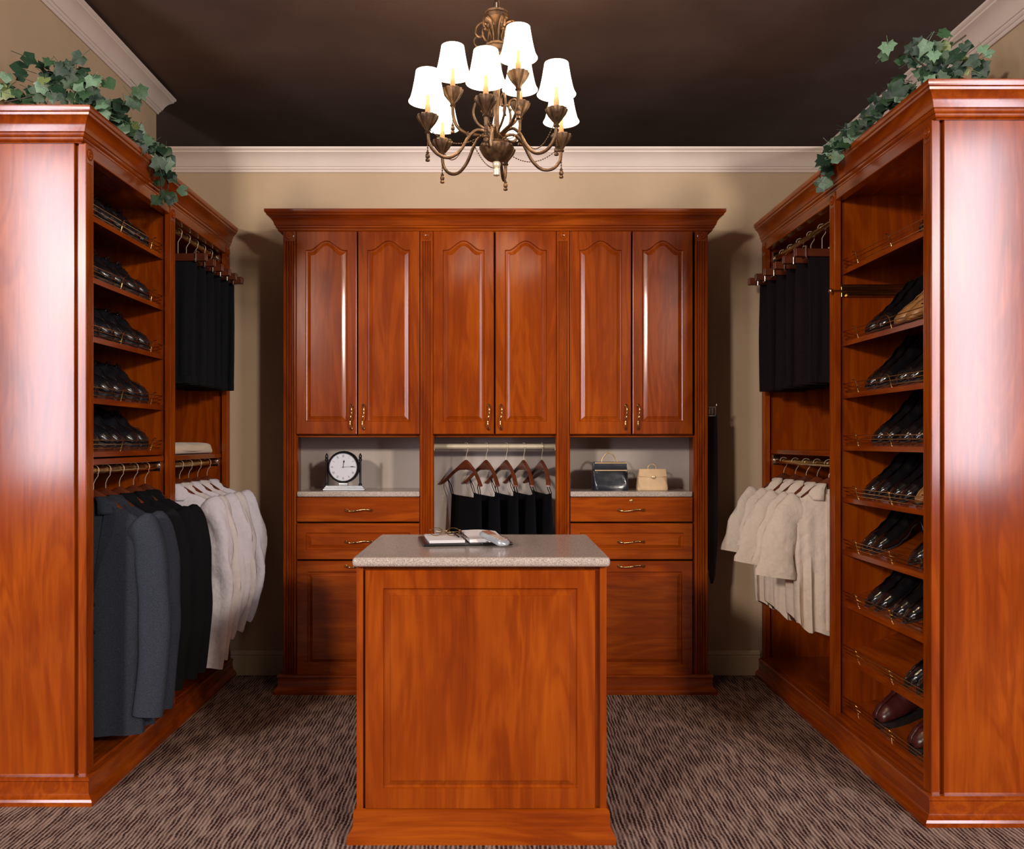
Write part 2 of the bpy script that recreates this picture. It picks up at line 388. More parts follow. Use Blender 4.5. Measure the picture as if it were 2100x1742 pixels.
# ================================================================== BACK WARDROBE
YF = 4.30
def BX(px): return (px - 1012) / 418.6
def BZ(py): return H_CAM - (py - 907) / 418.6
CX0, CX1 = BX(581), BX(1450)
wr = thing('wardrobe', ((CX0 + CX1) / 2, 4.46, 0), 'wide cherry wardrobe with arched doors and drawers against the back wall', 'wardrobe')
pils = [BX(582), BX(862), BX(1141), BX(1424)]; PW = 0.063
m = MB()
for x in (CX0, CX1 - 0.019): m.box(x, x + 0.019, YF + 0.002, YB - 0.012, 0.085, 2.27)
for x in (pils[1] + 0.022, pils[2] + 0.022): m.box(x, x + 0.019, YF + 0.002, YB - 0.012, 0.085, 2.27)
m.box(CX0, CX1, YF, YB - 0.012, 2.25, 2.27)
m.build('side_panel', WV, wr)
m = MB()
m.box(CX0, CX1, YF + 0.022, YB - 0.012, BZ(897), BZ(897) + 0.018, 0.0015)      # floor of the upper cupboards
m.box(CX0, CX1, YF + 0.01, YB - 0.012, 0.085, 0.105)
for a, b in ((pils[0], pils[1]), (pils[2], pils[3])): m.box(a + PW, b, YF + 0.03, YB - 0.012, 0.945, 0.957)
m.build('shelf', WX, wr)
for i in range(4):
    m = MB(); pilaster(m, (pils[i], YF), (1, 0), (0, -1), PW, 0.014, 0.085, 2.268); m.build('pilaster', WV, wr, smooth=25)
m = MB()
for i in range(3): m.box(pils[i] + PW - 0.004, pils[i] + PW + 0.004, YF - 0.001, YF + 0.019, 0.09, BZ(893)); m.box(pils[i + 1] - 0.004, pils[i + 1] + 0.004, YF - 0.001, YF + 0.019, 0.09, BZ(893))
m.build('face_frame', WV, wr)
m = MB(); m.sweep([(CX0, YB - 0.012), (CX0, YF), (CX1, YF), (CX1, YB - 0.012)], crown_cab(2.35, 0.075, 0.10), -1)
m.box(CX0, CX1, YF, YB - 0.012, 2.335, 2.345); m.build('crown_moulding', WX, wr, smooth=25)
m = MB(); m.sweep([(CX0, YB - 0.016), (CX0, YF - 0.012), (CX1, YF - 0.012), (CX1, YB - 0.016)], BASEP, -1); m.build('plinth', WX, wr, smooth=25)
m = MB(); m.box(CX0 + 0.01, CX1 - 0.01, YB - 0.012, YB - 0.004, 0.09, 2.26); m.build('back_panel', MT['lining'], wr)
secs = [(609, 733, 735.5, 861), (889, 1013, 1016, 1140), (1168, 1293, 1296, 1419)]
for a, b, c, d in secs:
    for k, (x0, x1) in enumerate(((a, b), (c, d))):
        mb = door_mesh(BX(x0), BX(x1), BZ(891), BZ(476), YF - 0.020, 0.02, 0.046, 0.062, 0.046)
        dr = mb.build('door', WV, wr)
        h = MB(); px = x1 - 11 if k == 0 else x0 + 11.5
        pull(h, (BX(px), YF - 0.020, BZ(856)), (0, 1), 0.122); h.build('handle', MT['brass'], dr, smooth=60)
for (x0, x1, cut) in ((610, 861, 0), (1169, 1419, 1)):
    for k, (ya, yb_) in enumerate(((1020, 1070), (1073, 1147), (1150, 1383))):
        if k == 0: mb = door_mesh(BX(x0), BX(x1), BZ(yb_), BZ(ya), YF - 0.020, 0.02, grooved=False)
        else: mb = door_mesh(BX(x0), BX(x1), BZ(yb_), BZ(ya), YF - 0.020, 0.02, 0.046 if k == 1 else 0.052)
        dr = mb.build('drawer', WX, wr)
        py = {0: 1046, 1: 1110.5, 2: 1160}[k]
        cxp = 736.5 if cut == 0 else 1293
        h = MB(); pull(h, (BX(cxp), YF - 0.020, BZ(py)), (1, 0), 0.128); h.build('handle', MT['brass'], dr, smooth=60)
        if cut and k == 0:
            h = MB(); h.lathe([(0.0075, 0.0), (0.0075, -0.003), (0.006, -0.004), (0.003, -0.004)], (BX(1293), YF - 0.0195, BZ(1027)), 14, 'Y'); h.build('lock', MT['brass'], dr, smooth=40)
    m = MB(); m.box(BX(x0) , BX(x1), YF - 0.018, YB - 0.012, 0.957, 0.984, 0.006); m.build('stone_top', MT['stone'], wr, smooth=60)
# rod in the middle bay
RZ = 1.203; RYB = 4.44
m = MB(); m.tube([(pils[1] + 0.042, RYB, RZ), (pils[2] + 0.022, RYB, RZ)], 0.0135, 14); m.build('hanging_rod', MT['pale'], wr, smooth=60)
for x, sg in ((pils[1] + 0.041, 1), (pils[2] + 0.022, -1)):
    m = MB(); m.box(x, x + sg * 0.006, RYB - 0.02, RYB + 0.02, RZ - 0.024, RZ + 0.03, 0.002); m.box(x + sg * 0.006, x + sg * 0.02, RYB - 0.018, RYB + 0.018, RZ - 0.020, RZ - 0.004, 0.002)
    m.build('rod_bracket', MT['pale'], wr)

# ================================================================== HANGERS
def hanger_meshes(W=0.21, drop=0.085, hz=0.085, thick=0.012, ht=0.042, curve=0.0, notch=True):
    """local: origin = rod centre, hanger spans X, hangs down -Z"""
    a = MB(); rings = []
    K = 22
    for k in range(K + 1):
        u = -1 + 2 * k / K; au = abs(u)
        zt = -hz - drop * (au ** 1.25)
        hh = 0.016 + (ht - 0.016) * math.exp(-(au / 0.30) ** 2)
        if au > 0.93: hh *= 0.75
        ty = thick * (0.75 + 0.35 * au); yc = -curve * au * au
        rings.append([(u * W, yc + ty * math.cos(t), zt - hh / 2 + hh / 2 * math.sin(t)) for t in [2 * PI * j / 10 for j in range(10)]])
    a.loft(rings)
    h = MB(); pts = [(0, 0, -hz - 0.01), (0, 0, -0.050), (0.006, 0, -0.034), (0.016, 0, -0.020)]
    for k in range(13):
        t = math.radians(-35 + 215 * k / 12); pts.append((0.0195 * math.cos(t), 0, 0.0195 * math.sin(t)))
    h.tube(pts, 0.0014, 6)
    return a, h
def make_hanger(name, label, W, hz, drop=0.085, metal='pale', **kw):
    t = thing(name, (0, 0, 0), label, 'hanger')
    a, h = hanger_meshes(W, drop, hz, **kw)
    a.build('hanger_body', WH, t, smooth=60, local=True); h.build('hook', MT[metal], t, smooth=60, local=True)
    return t

# ================================================================== GARMENTS
def body_mesh(W, zn, zs, zh, wh, b=0.035, nk=0.055, folds=5, amp=0.012, seed=0, waist=0.93, curl=0.0, n=48, bb=0.03):
    """local: origin rod centre; rings of the torso from neck to hem"""
    R = random.Random(seed); ph = [R.uniform(0, 6.28) for _ in range(4)]; rings = []
    lv = []
    for k in range(7):
        t = k / 6; lv.append((zn + (zs - zn) * (t ** 1.25), nk + (W - nk) * t, 0.018 + (b - 0.018) * t, 0))
    K = 16
    for k in range(1, K + 1):
        t = k / K
        wd = W * (1 - (1 - waist) * math.sin(PI * min(1, t * 1.2))) * (1 - t) + wh * t
        lv.append((zs + (zh - zs) * t, wd, b + bb * t * 0.6, t))
    for z, a, bq, t in lv:
        ring = []
        for j in range(n):
            th = 2 * PI * j / n; c, s_ = math.cos(th), math.sin(th)
            f = amp * t ** 0.8 * (math.sin(folds * c * 1.9 * 2 + ph[0] + t * 1.3) + 0.6 * math.sin(folds * 3.1 * c + ph[1]))
            x = a * math.copysign(abs(c) ** 0.85, c); y = bq * math.copysign(abs(s_) ** 0.8, s_) + f
            zz = z
            if curl and t > 0.85: zz = z + curl * (t - 0.85) / 0.15 * (abs(c) ** 2.2) + 0.008 * math.sin(9 * c + ph[2]) * (t - 0.85) / 0.15
            ring.append((x, y, zz))
        rings.append(ring)
    mb = MB(); mb.loft(rings); return mb
def sleeve_mesh(side, W, zs, pts, r0, r1, squash=0.75, seed=0, amp=0.004, n=20, cuff=0):
    R = random.Random(seed); p1 = R.uniform(0, 6.28); P = cr(pts, 5); m_ = len(P); rings = []
    for i, p in enumerate(P):
        t = i / (m_ - 1); r = r0 + (r1 - r0) * t
        if t < 0.12: r *= math.sqrt(max(0.02, 1 - ((0.12 - t) / 0.12) ** 2)) * 0.98 + 0.02
        if cuff and t > 1 - cuff: r = r1 * 1.06
        tan = (P[min(i + 1, m_ - 1)] - P[max(i - 1, 0)]).normalized()
        ax = Vector((1, 0, 0)) - tan * tan.x; ax.normalize(); ay = tan.cross(ax)
        ring = []
        for j in range(n):
            th = 2 * PI * j / n
            q = r * (1 + amp / r1 * (math.sin(3 * th + p1 + 5 * t) + 0.6 * math.sin(7 * t * 3 + 2 * th)) * min(1, t * 2.5))
            ring.append(p + ax * (q * math.cos(th)) + ay * (q * squash * math.sin(th)))
        rings.append(ring)
    mb = MB(); mb.loft(rings); return mb
def collar_mesh(zn, nk, h=0.045, spread=0.03, flap=True):
    """folded shirt/suit collar round the neck"""
    mb = MB(); rings = []
    for k, (dz, dr) in enumerate(((-0.012, -0.004), (h * 0.6, -0.008), (h, -0.006), (h * 0.9, 0.004), (h * 0.4, spread * 0.6), (0.0, spread), (-0.012, spread * 1.05))):
        ring = []
        for j in range(25):
            th = -PI / 2 + 0.30 + (2 * PI - 0.60) * j / 24   # opening towards -Y (camera side)
            e = 1 + (0.35 if flap and k >= 4 and (j < 4 or j > 20) else 0)
            ring.append(((nk + dr) * math.cos(th) * e, (nk * 0.55 + dr * 0.8) * math.sin(th), zn + dz - (0.02 if flap and k >= 5 and (j < 3 or j > 21) else 0)))
        rings.append(ring)
    mb.loft(rings, close=False, cap=False)
    return mb
def solid(o, t=0.002):
    md = o.modifiers.new('thickness', 'SOLIDIFY'); md.thickness = t; md.offset = 0; return o
def make_jacket(label, mat, W, seed, hem, slv, face=1):
    t = thing('suit_jacket', (0, 0, 0), label, 'jacket', 'dark suit jackets on the lower left rod')
    body_mesh(W, -0.113, -0.195, hem, W * 0.92, 0.030, 0.05, 3, 0.004, seed, 0.92, bb=0.015).build('jacket_body', mat, t, smooth=80, local=True)
    for sd in (-1, 1):
        pts = [(sd * (W - 0.045), -0.003, -0.178), (sd * (W - 0.004), -0.006, -0.235), (sd * (W + 0.018), -0.010, -0.34), (sd * (W + 0.030), -0.015, -0.50), (sd * (W + 0.028), -0.020, -0.66), (sd * (W + 0.004), -0.026, slv)]
        sleeve_mesh(sd, W, 0, pts, 0.062, 0.052, 0.60, seed + sd, 0.0035).build('sleeve', mat, t, smooth=80, local=True)
    solid(collar_mesh(-0.125, 0.055, 0.030, 0.026).build('collar', mat, t, smooth=60, local=True), 0.003)
    # lapels: two folded strips on the camera side
    for sd in (-1, 1):
        lp = MB(); g = []
        for k in range(9):
            u = k / 8; z = -0.12 - 0.34 * u; xi = sd * (0.050 * (1 - u) + 0.004); xo = sd * (0.075 + 0.035 * math.sin(PI * min(1, u * 1.5)) * (1 - u) + 0.01 * (1 - u)) * (1 - u * 0.85)
            y = -0.030 - 0.005 * u
            g.append([(xi, y - 0.002, z), (xo, y - 0.006, z - 0.012 * (1 - u)), (xo, y - 0.001, z - 0.012 * (1 - u)), (xi, y + 0.006, z)])
        lp.loft(g); lp.build('lapel', mat, t, smooth=60, local=True)
    bt = MB()
    for k in range(3): bt.lathe([(0.009, 0.0), (0.009, -0.004), (0.006, -0.005)], (0.012, -0.036 - 0.001 * k, -0.48 - 0.1 * k), 10, 'Y')
    bt.build('buttons', MT['ink'], t, local=True)
    return t
def make_shirt(label, mat, W, seed, hem, slv, group, short=False, sgn=1, sl_out=0.03):
    t = thing('shirt', (0, 0, 0), label, 'shirt', group)
    body_mesh(W, -0.110, -0.175, hem, W * (0.86 if short else 0.95), 0.028, 0.05, 5, 0.014 if short else 0.012, seed, 0.95, curl=0.05, bb=0.02).build('shirt_body', mat, t, smooth=80, local=True)
    for sd in (-1, 1):
        if short:
            pts = [(sd * (W - 0.05), -0.002, -0.158), (sd * (W + 0.0), -0.008, -0.21), (sd * (W + sl_out * 0.6), -0.014, -0.32), (sd * (W + sl_out), -0.02, slv)]
            sleeve_mesh(sd, W, 0, pts, 0.056, 0.076, 0.34, seed + sd, 0.010, cuff=0.10).build('sleeve', mat, t, smooth=60, local=True)
        else:
            pts = [(sd * (W - 0.05), -0.002, -0.158), (sd * (W - 0.005), -0.008, -0.225), (sd * (W + sl_out * 0.7), -0.016, -0.36), (sd * (W + sl_out), -0.026, -0.52), (sd * (W + sl_out * 0.6), -0.034, -0.68), (sd * (W - 0.02), -0.045, slv)]
            sleeve_mesh(sd, W, 0, pts, 0.058, 0.040, 0.6, seed + sd, 0.011, cuff=0.07).build('sleeve', mat, t, smooth=60, local=True)
    solid(collar_mesh(-0.125, 0.052, 0.040, 0.026).build('collar', mat, t, smooth=60, local=True), 0.003)
    pl = MB(); g = []
    for k in range(12):
        u = k / 11; z = -0.13 + (hem + 0.02 + 0.13) * u; y = -0.034 - 0.018 * u
        g.append([(-0.016, y, z), (0.016, y, z), (0.016, y + 0.012, z), (-0.016, y + 0.012, z)])
    pl.loft(g); pl.build('button_placket', mat, t, smooth=40, local=True)
    return t
def make_trousers(label, mat, W, z0, z1, seed, group, name='trousers'):
    """folded trousers gripped by a clamp bar: origin rod centre"""
    t = thing(name, (0, 0, 0), label, 'trousers', group)
    R = random.Random(seed); ph = [R.uniform(0, 6.28) for _ in range(3)]; n = 40
    for q, (xa, xb) in enumerate(((-W, W),)):
        rings = []
        for k in range(15):
            u = k / 14; z = z0 + (z1 - z0) * u; ring = []
            a = (xb - xa) / 2 * (1 + 0.03 * math.sin(3 * u + ph[2])); bq = 0.006 + 0.016 * min(1, u * 2.5)
            for j in range(n):
                th = 2 * PI * j / n; c, s_ = math.cos(th), math.sin(th)
                f = 0.008 * min(1, u * 2) * (math.sin(7 * c + ph[0]) + 0.7 * math.sin(15 * c + ph[1] + u))
                ring.append(((xa + xb) / 2 + a * c, bq * math.copysign(abs(s_) ** 0.6, s_) + f, z))
            rings.append(ring)
        mb = MB(); mb.loft(rings); mb.build('leg_cloth', mat, t, smooth=80, local=True)
    cu = MB(); rings = []
    for z in (z1 + 0.030, z1 - 0.003):
        rings.append([(W * 0.99 * math.cos(th) * 1.02, 0.027 * math.sin(th) + 0.008 * (math.sin(7 * math.cos(th) + ph[0])), z) for th in [2 * PI * j / n for j in range(n)]])
    cu.loft(rings); cu.build('cuff', mat, t, smooth=60, local=True)
    return t
def make_clamp(label, L, hz, group):
    t = thing('clamp_hanger', (0, 0, 0), label, 'hanger', group)
    for sy in (-1, 1):
        b = MB(); b.box(-L, L, sy * 0.004 if sy > 0 else -0.016, 0.016 if sy > 0 else -0.004, -hz - 0.034, -hz, 0.003); b.build('clamp_bar', WH, t, smooth=60, local=True)
    h = MB(); pts = [(0, 0, -hz + 0.02), (0, 0, -0.045), (0.006, 0, -0.034), (0.016, 0, -0.020)]
    for k in range(13):
        a = math.radians(-35 + 215 * k / 12); pts.append((0.0195 * math.cos(a), 0, 0.0195 * math.sin(a)))
    h.tube(pts, 0.0018, 6); h.box(-0.02, 0.02, -0.019, 0.019, -hz - 0.010, -hz + 0.012, 0.002); h.build('hook', MT['pale'], t, smooth=60, local=True)
    for sg in (-1, 1):
        c = MB(); c.box(sg * (L - 0.045) - 0.004, sg * (L - 0.045) + 0.004, -0.020, 0.020, -hz - 0.040, -hz + 0.012, 0.002); c.build('clip', MT['chrome'], t, local=True)
    return t

# ================================================================== SIDE CLOSET UNITS
def side_unit(s, F, B, y0, yd, y1, H, name, label, shelves, zflat_near, zflat_far, bottom_sh=False):
    PF = F - 0.025
    t = thing(name, (s * (F + B) / 2, (y0 + y1) / 2, 0), label, 'closet unit')
    def bx(mb, xa, xb, *r, c=0.0): mb.box(s * xa, s * xb, *r, c)
    # end panel seen from the front, with an applied sheet
    m = MB(); bx(m, F, B, y0 + 0.012, y0 + 0.03, 0.085, H - 0.105); bx(m, F + 0.014, B, y0 - 0.002, y0 + 0.012, 0.088, H - 0.108, c=0.002); m.build('end_panel', WV, t, smooth=30)
    m = MB(); bx(m, F, B - 0.008, yd + 0.018, yd + 0.038, 0.1, H - 0.10); m.build('divider', WV, t)
    m = MB(); bx(m, F, B - 0.008, y1 - 0.035, y1 - 0.015, 0.1, H - 0.10); m.build('divider', WV, t)
    m = MB(); bx(m, B - 0.008, B, y0 + 0.03, y1 - 0.035, 0.1, H - 0.10); m.build('back_panel', WV, t)
    m = MB(); bx(m, F - 0.019, B, y0 + 0.02, y1 - 0.015, 0.086, 0.104); m.build('bottom_panel', WY, t)
    m = MB(); bx(m, F, B, y0 + 0.02, y1 - 0.015, H - 0.12, H - 0.10); bx(m, F, B, y0, y1 - 0.002, H - 0.012, H - 0.004)
    m.build('top_panel', WY, t)
    m = MB(); bx(m, PF + 0.004, F + 0.015, y0 + 0.055, y1 - 0.055, H - 0.145, H - 0.10, c=0.003); m.build('top_rail', WY, t)
    for ya in (y0, yd, y1 - 0.058):
        m = MB(); pilaster(m, (s * F, ya), (0, 1), (-s, 0), 0.056, 0.025, 0.087, H - 0.108); m.build('pilaster', WV, t, smooth=25)
    m = MB(); m.sweep([(s * B, y0), (s * (F - 0.004), y0), (s * (F - 0.004), y1 + 0.004)], crown_cab(H, 0.061), 1 * s); m.build('crown_moulding', WX if False else WY, t, smooth=25)
    m = MB(); m.sweep([(s * B, y0), (s * (F - 0.022), y0), (s * (F - 0.022), y1)], BASEP, 1 * s); m.build('plinth', WY, t, smooth=25)
    if zflat_near:
        m = MB(); bx(m, F + 0.008, B - 0.008, y0 + 0.03, yd + 0.018, zflat_near - 0.022, zflat_near, c=0.002); m.build('shelf', WY, t)
    m = MB(); bx(m, F + 0.008, B - 0.008, yd + 0.038, y1 - 0.035, zflat_far - 0.022, zflat_far, c=0.002); m.build('shelf', WY, t)
    # slanted shoe shelves
    xf, xb = F + 0.014, B - 0.012
    for i, z in enumerate(shelves):
        rise = 0.125 if not (bottom_sh and i == len(shelves) - 1) else 0.07
        n = math.hypot(xb - xf, rise); nx, nz = -rise / n, (xb - xf) / n
        mb = MB(); th = 0.019
        prof = [(xf, z), (xb, z + rise), (xb - nx * th * 0, z + rise - th), (xf, z - th)]
        mb.loft([[(s * x, y, zz) for x, zz in prof] for y in (y0 + 0.031, yd + 0.017)])
        sh = mb.build('shoe_shelf', WY, t)
        wr_ = MB()
        for k in range(3):
            hgt = 0.012 + 0.015 * k; wr_.tube([(s * (xf + 0.010 - 0.004 * k), y0 + 0.032, z + hgt), (s * (xf + 0.010 - 0.004 * k), yd + 0.016, z + hgt)], 0.0017, 6)
        wr_.build('fence_wire', MT['brass'], sh, smooth=60)
        for yy in (y0 + 0.12, y0 + 0.395, y0 + 0.69):
            cp = MB()
            cp.tube(cr([(s * (xf + 0.012), yy, z + 0.001), (s * (xf + 0.008), yy, z + 0.02), (s * (xf + 0.002), yy + 0.001, z + 0.042), (s * (xf - 0.004), yy + 0.002, z + 0.050), (s * (xf - 0.012), yy + 0.003, z + 0.050)], 4), 0.0022, 6)
            cp.build('fence_clip', MT['brass'], sh, smooth=60)
    return t
def rod_on(t, s, X, z, ya, yb, mat='brass'):
    m = MB(); m.tube([(s * X, ya, z), (s * X, yb, z)], 0.0135, 14); m.build('hanging_rod', MT[mat], t, smooth=60)
    m = MB(); m.box(s * X - 0.018, s * X + 0.018, yb - 0.006, yb, z - 0.022, z + 0.030, 0.002); m.lathe([(0.017, 0), (0.017, -0.014)], (s * X, yb - 0.006, z), 14, 'Y'); m.build('rod_bracket', MT['chrome'], t, smooth=40)
LSH = [2.030, 1.811, 1.600, 1.381, 1.190]
RSH = [1.938, 1.640, 1.424, 1.209, 0.996, 0.780, 0.565, 0.343, 0.125]
lu = side_unit(-1, 1.41, 1.772, 2.985, 3.766, 4.615, 2.35, 'closet_unit', 'tall open cherry closet unit on the left with suits, men\'s shoes and white shirts', LSH, 1.165, 1.165)
ru = side_unit(1, 1.435, 1.782, 2.825, 3.628, 4.615, 2.37, 'closet_unit', 'tall open cherry closet unit on the right with pumps on nine slanted shelves', RSH, None, 1.186, True)
LX, RX = 1.452, 1.475
rod_on(lu, -1, LX, 1.122, 3.015, 3.784); rod_on(lu, -1, LX, 1.122, 3.804, 4.58); rod_on(lu, -1, LX, 2.190, 3.804, 4.58)
rod_on(ru, 1, RX, 1.128, 3.666, 4.58); rod_on(ru, 1, RX, 2.185, 3.666, 4.58)
# pull-out tie rods fixed to the divider in the right shoe bay
m = MB(); yv = 3.628
for zz, xa in ((1.872, 1.44), (1.850, 1.395), (1.832, 1.46)):
    m.tube([(xa, yv, zz), (1.70, yv, zz)], 0.0052, 10)
m.box(1.44, 1.75, yv + 0.006, yv + 0.018, 1.826, 1.878, 0.002)
m.sphere((1.395, yv, 1.850), 0.011, 10); m.build('tie_rail', MT['brass'], ru, smooth=60)

# ================================================================== CLOTHES ON THE LEFT
suit_y = [3.187, 3.287, 3.407, 3.541, 3.658]
for i, y in enumerate(suit_y):
    mt_ = MT['suit'] if i in (0, 1) else MT['suit2']
    lab = {0: 'dark grey suit jacket nearest the front, partly hidden by the left fluted pilaster', 1: 'mid-grey suit jacket with its lit sleeve hanging fully in view',
           2: 'charcoal suit jacket directly behind the mid-grey lit one', 3: 'charcoal suit jacket second from the white shirts', 4: 'charcoal suit jacket hanging right beside the white shirts'}[i]
    W = 0.195 if i < 2 else 0.205
    j = make_jacket(lab, mt_, W, 11 + i, -0.955 if i < 2 else -0.88, -0.885 if i < 2 else -0.84)
    j.location = (-LX, y, 1.122); j.rotation_euler = (0, 0, math.radians([3, 4, -3, 2, -2][i]))
    hl = make_hanger('wooden_hanger', 'wooden hanger under the ' + ['front dark grey suit jacket', 'mid-grey suit jacket with the lit sleeve', 'charcoal jacket behind the mid-grey one', 'charcoal jacket second from the white shirts', 'charcoal jacket beside the white shirts'][i], 0.165, 0.068, 0.122, ht=0.056)
    hl.location = (-LX, y, 1.122); hl.rotation_euler = (0, 0, math.radians([3, 4, -3, 2, -2][i])); hl['group'] = 'hangers on the lower left rod'
shirt_y = [3.94, 4.06, 4.18, 4.31, 4.45]
for i, y in enumerate(shirt_y):
    lab = ['long-sleeved white shirt nearest the suit jackets, its tail hanging lowest', 'long-sleeved off-white shirt second from the suit jackets', 'long-sleeved white shirt in the middle of the left shirt row', 'long-sleeved pale shirt second from the back wall on the left', 'long-sleeved white shirt nearest the back wall on the left'][i]
    mt_ = [MT['white'], MT['white2'], MT['white'], MT['white2'], MT['white']][i]
    sh = make_shirt(lab, mt_, 0.205, 40 + i, -0.86 + 0.02 * i, -0.90 + 0.045 * (i > 1) + 0.02 * i, 'long-sleeved shirts on the left rod', sl_out=0.03 + 0.005 * i)
    sh.location = (-LX, y, 1.122); sh.rotation_euler = (0, 0, math.radians([4, -4, 3, -2, 2][i]))
    hl = make_hanger('wooden_hanger', 'wooden hanger inside the ' + lab.replace('long-sleeved ', '').split(',')[0], 0.165, 0.066, 0.105, ht=0.056)
    hl.location = (-LX, y, 1.122); hl.rotation_euler = sh.rotation_euler; hl['group'] = 'hangers in the left shirts'
def pant_row(s, X, z, ys, mat, W, zb, grp, side):
    n = len(ys)
    for i, y in enumerate(ys):
        pos = 'nearest the front' if i == 0 else ('nearest the back wall' if i == n - 1 else ORD[i] + ' from the front')
        L = 0.175; dx = random.uniform(-0.012, 0.012)
        c = make_clamp('wooden clamp hanger with chrome clips, %s on the top %s rod' % (pos, side), L, 0.125, 'clamp hangers on the top %s rod' % side)
        c.location = (s * X, y, z); c.rotation_euler = (0, 0, math.radians(random.uniform(-4, 4)))
        p = make_trousers('folded %s trousers %s on the top %s rod' % (grp, pos, side), mat, W, -0.158, zb, 70 + i, '%s trousers on the top %s rod' % (grp, side))
        p.location = (s * X, y, z); p.rotation_euler = c.rotation_euler
pant_row(-1, LX, 2.190, [3.92, 4.04, 4.15, 4.26, 4.37, 4.48], MT['trou'], 0.130, -0.70, 'dark grey', 'left')
pant_row(1, RX, 2.185, [3.80, 3.94, 4.08, 4.22, 4.35, 4.47], MT['btrou'], 0.116, -0.70, 'brown-black', 'right')
# folded towel
m = MB(); rings = []
for k in range(15):
    u = k / 14; y = 3.93 + 0.60 * u; e = min(1, math.sin(PI * min(max(u, 0.02), 0.98)) * 6); ring = []
    for j in range(20):
        th = 2 * PI * j / 20; hx = 0.135 * (0.96 + 0.04 * e)
        ring.append((-1.585 + hx * math.copysign(abs(math.cos(th)) ** 0.35, math.cos(th)) + 0.006 * math.sin(9 * u), y, 1.1655 + 0.027 * (0.3 + 0.7 * e) * (1 + math.copysign(abs(math.sin(th)) ** 0.5, math.sin(th))) + (0.004 * math.sin(14 * u + 2) if math.sin(th) > 0.2 else 0)))
    rings.append(ring)
tw = thing('folded_towel', (-1.585, 4.23, 1.165), 'folded cream towel lying on the left shelf above the white shirts', 'towel')
m.loft(rings); m.build('lower_fold', MT['towel'], tw, smooth=60)
m = MB(); m.tube([(-1.456, 3.95, 1.188), (-1.452, 4.1, 1.190), (-1.455, 4.3, 1.187), (-1.456, 4.5, 1.189)], 0.009, 8); m.build('folded_edge', MT['towel'], tw, smooth=60)

# ================================================================== CLOTHES ON THE RIGHT
rs_y = [3.86, 4.00, 4.14, 4.29, 4.46]
for i, y in enumerate(rs_y):
    lab = ['short-sleeved cream blouse with wide pointed collar beside the right divider', 'short-sleeved cream blouse second from the right divider', 'short-sleeved cream blouse in the middle of the right row', 'short-sleeved cream blouse second from the back wall', 'short-sleeved blouse nearest the back wall, its sleeve in shade'][i]
    mt_ = [MT['cream'], MT['cream'], MT['cream'], MT['cream'], MT['cream']][i]
    sh = make_shirt(lab, mt_, [0.165, 0.165, 0.17, 0.17, 0.175][i], 90 + i, -0.745 + 0.01 * (i % 2), [-0.50, -0.46, -0.48, -0.42, -0.46][i], 'short-sleeved blouses on the right rod', True, sl_out=0.06 + 0.008 * (i % 3))
    sh.location = (RX, y, 1.128); sh.rotation_euler = (0, 0, math.radians([-8, 6, -5, 4, 2][i]))
    hl = make_hanger('wooden_hanger', 'wooden hanger inside the ' + lab.replace('short-sleeved ', '').split(',')[0].split(' with')[0] + (', beside the right divider' if i == 0 else '') , 0.145, 0.058, 0.110, ht=0.060)
    hl.location = (RX, y, 1.128); hl.rotation_euler = sh.rotation_euler; hl['group'] = 'hangers in the right blouses'

# ================================================================== BLACK TOPS IN THE MIDDLE BAY
hx = [956, 997, 1038, 1074, 1111]; ang = [57, 63, 67, 70, 74]
for i in range(5):
    X = (hx[i] - 1012) * RYB / 1800; rot = -math.radians(ang[i])
    pos = ['leftmost', 'second from the left', 'middle', 'second from the right', 'rightmost'][i]
    h = make_hanger('wooden_hanger', 'contoured wooden hanger, %s of five below the back wardrobe doors' % pos, 0.185, 0.066, 0.118, 'pale', thick=0.011, ht=0.052, curve=0.03)
    h.location = (X, RYB, RZ); h.rotation_euler = (0, 0, rot); h['group'] = 'hangers in the wardrobe bay'
    t = thing('strap_top', (0, 0, 0), 'black garment with thin straps, %s of five in the wardrobe bay' % pos, 'dress', 'black strap garments in the wardrobe bay')
    R = random.Random(i); ph = R.uniform(0, 6); rings = []; n = 36; W = 0.145; z0 = -0.245 + 0.004 * i
    for k in range(14):
        u = k / 13; z = z0 - 0.62 * u; ring = []
        for j in range(n):
            th = 2 * PI * j / n; c, s_ = math.cos(th), math.sin(th)
            f = 0.010 * u * math.sin(6 * c + ph)
            ring.append((W * (1 + 0.18 * u) * c, (0.010 + 0.016 * min(1, u * 3)) * s_ + f, z - (0.022 * (1 - abs(c)) * (1 - u) ** 6)))
        rings.append(ring)
    b = MB(); b.loft(rings); b.build('garment_body', MT['black'], t, smooth=80, local=True)
    for sd in (-1, 1):
        for dy in (-0.006, 0.006):
            q = MB(); q.tube([(sd * 0.150, -0.02, -0.168), (sd * 0.138, -0.012 + dy, -0.205), (sd * 0.135, dy * 0.8, z0 - 0.004)], 0.0022, 6); q.build('strap', MT['black'], t, local=True)
    t.location = (X, RYB, RZ); t.rotation_euler = (0, 0, rot)

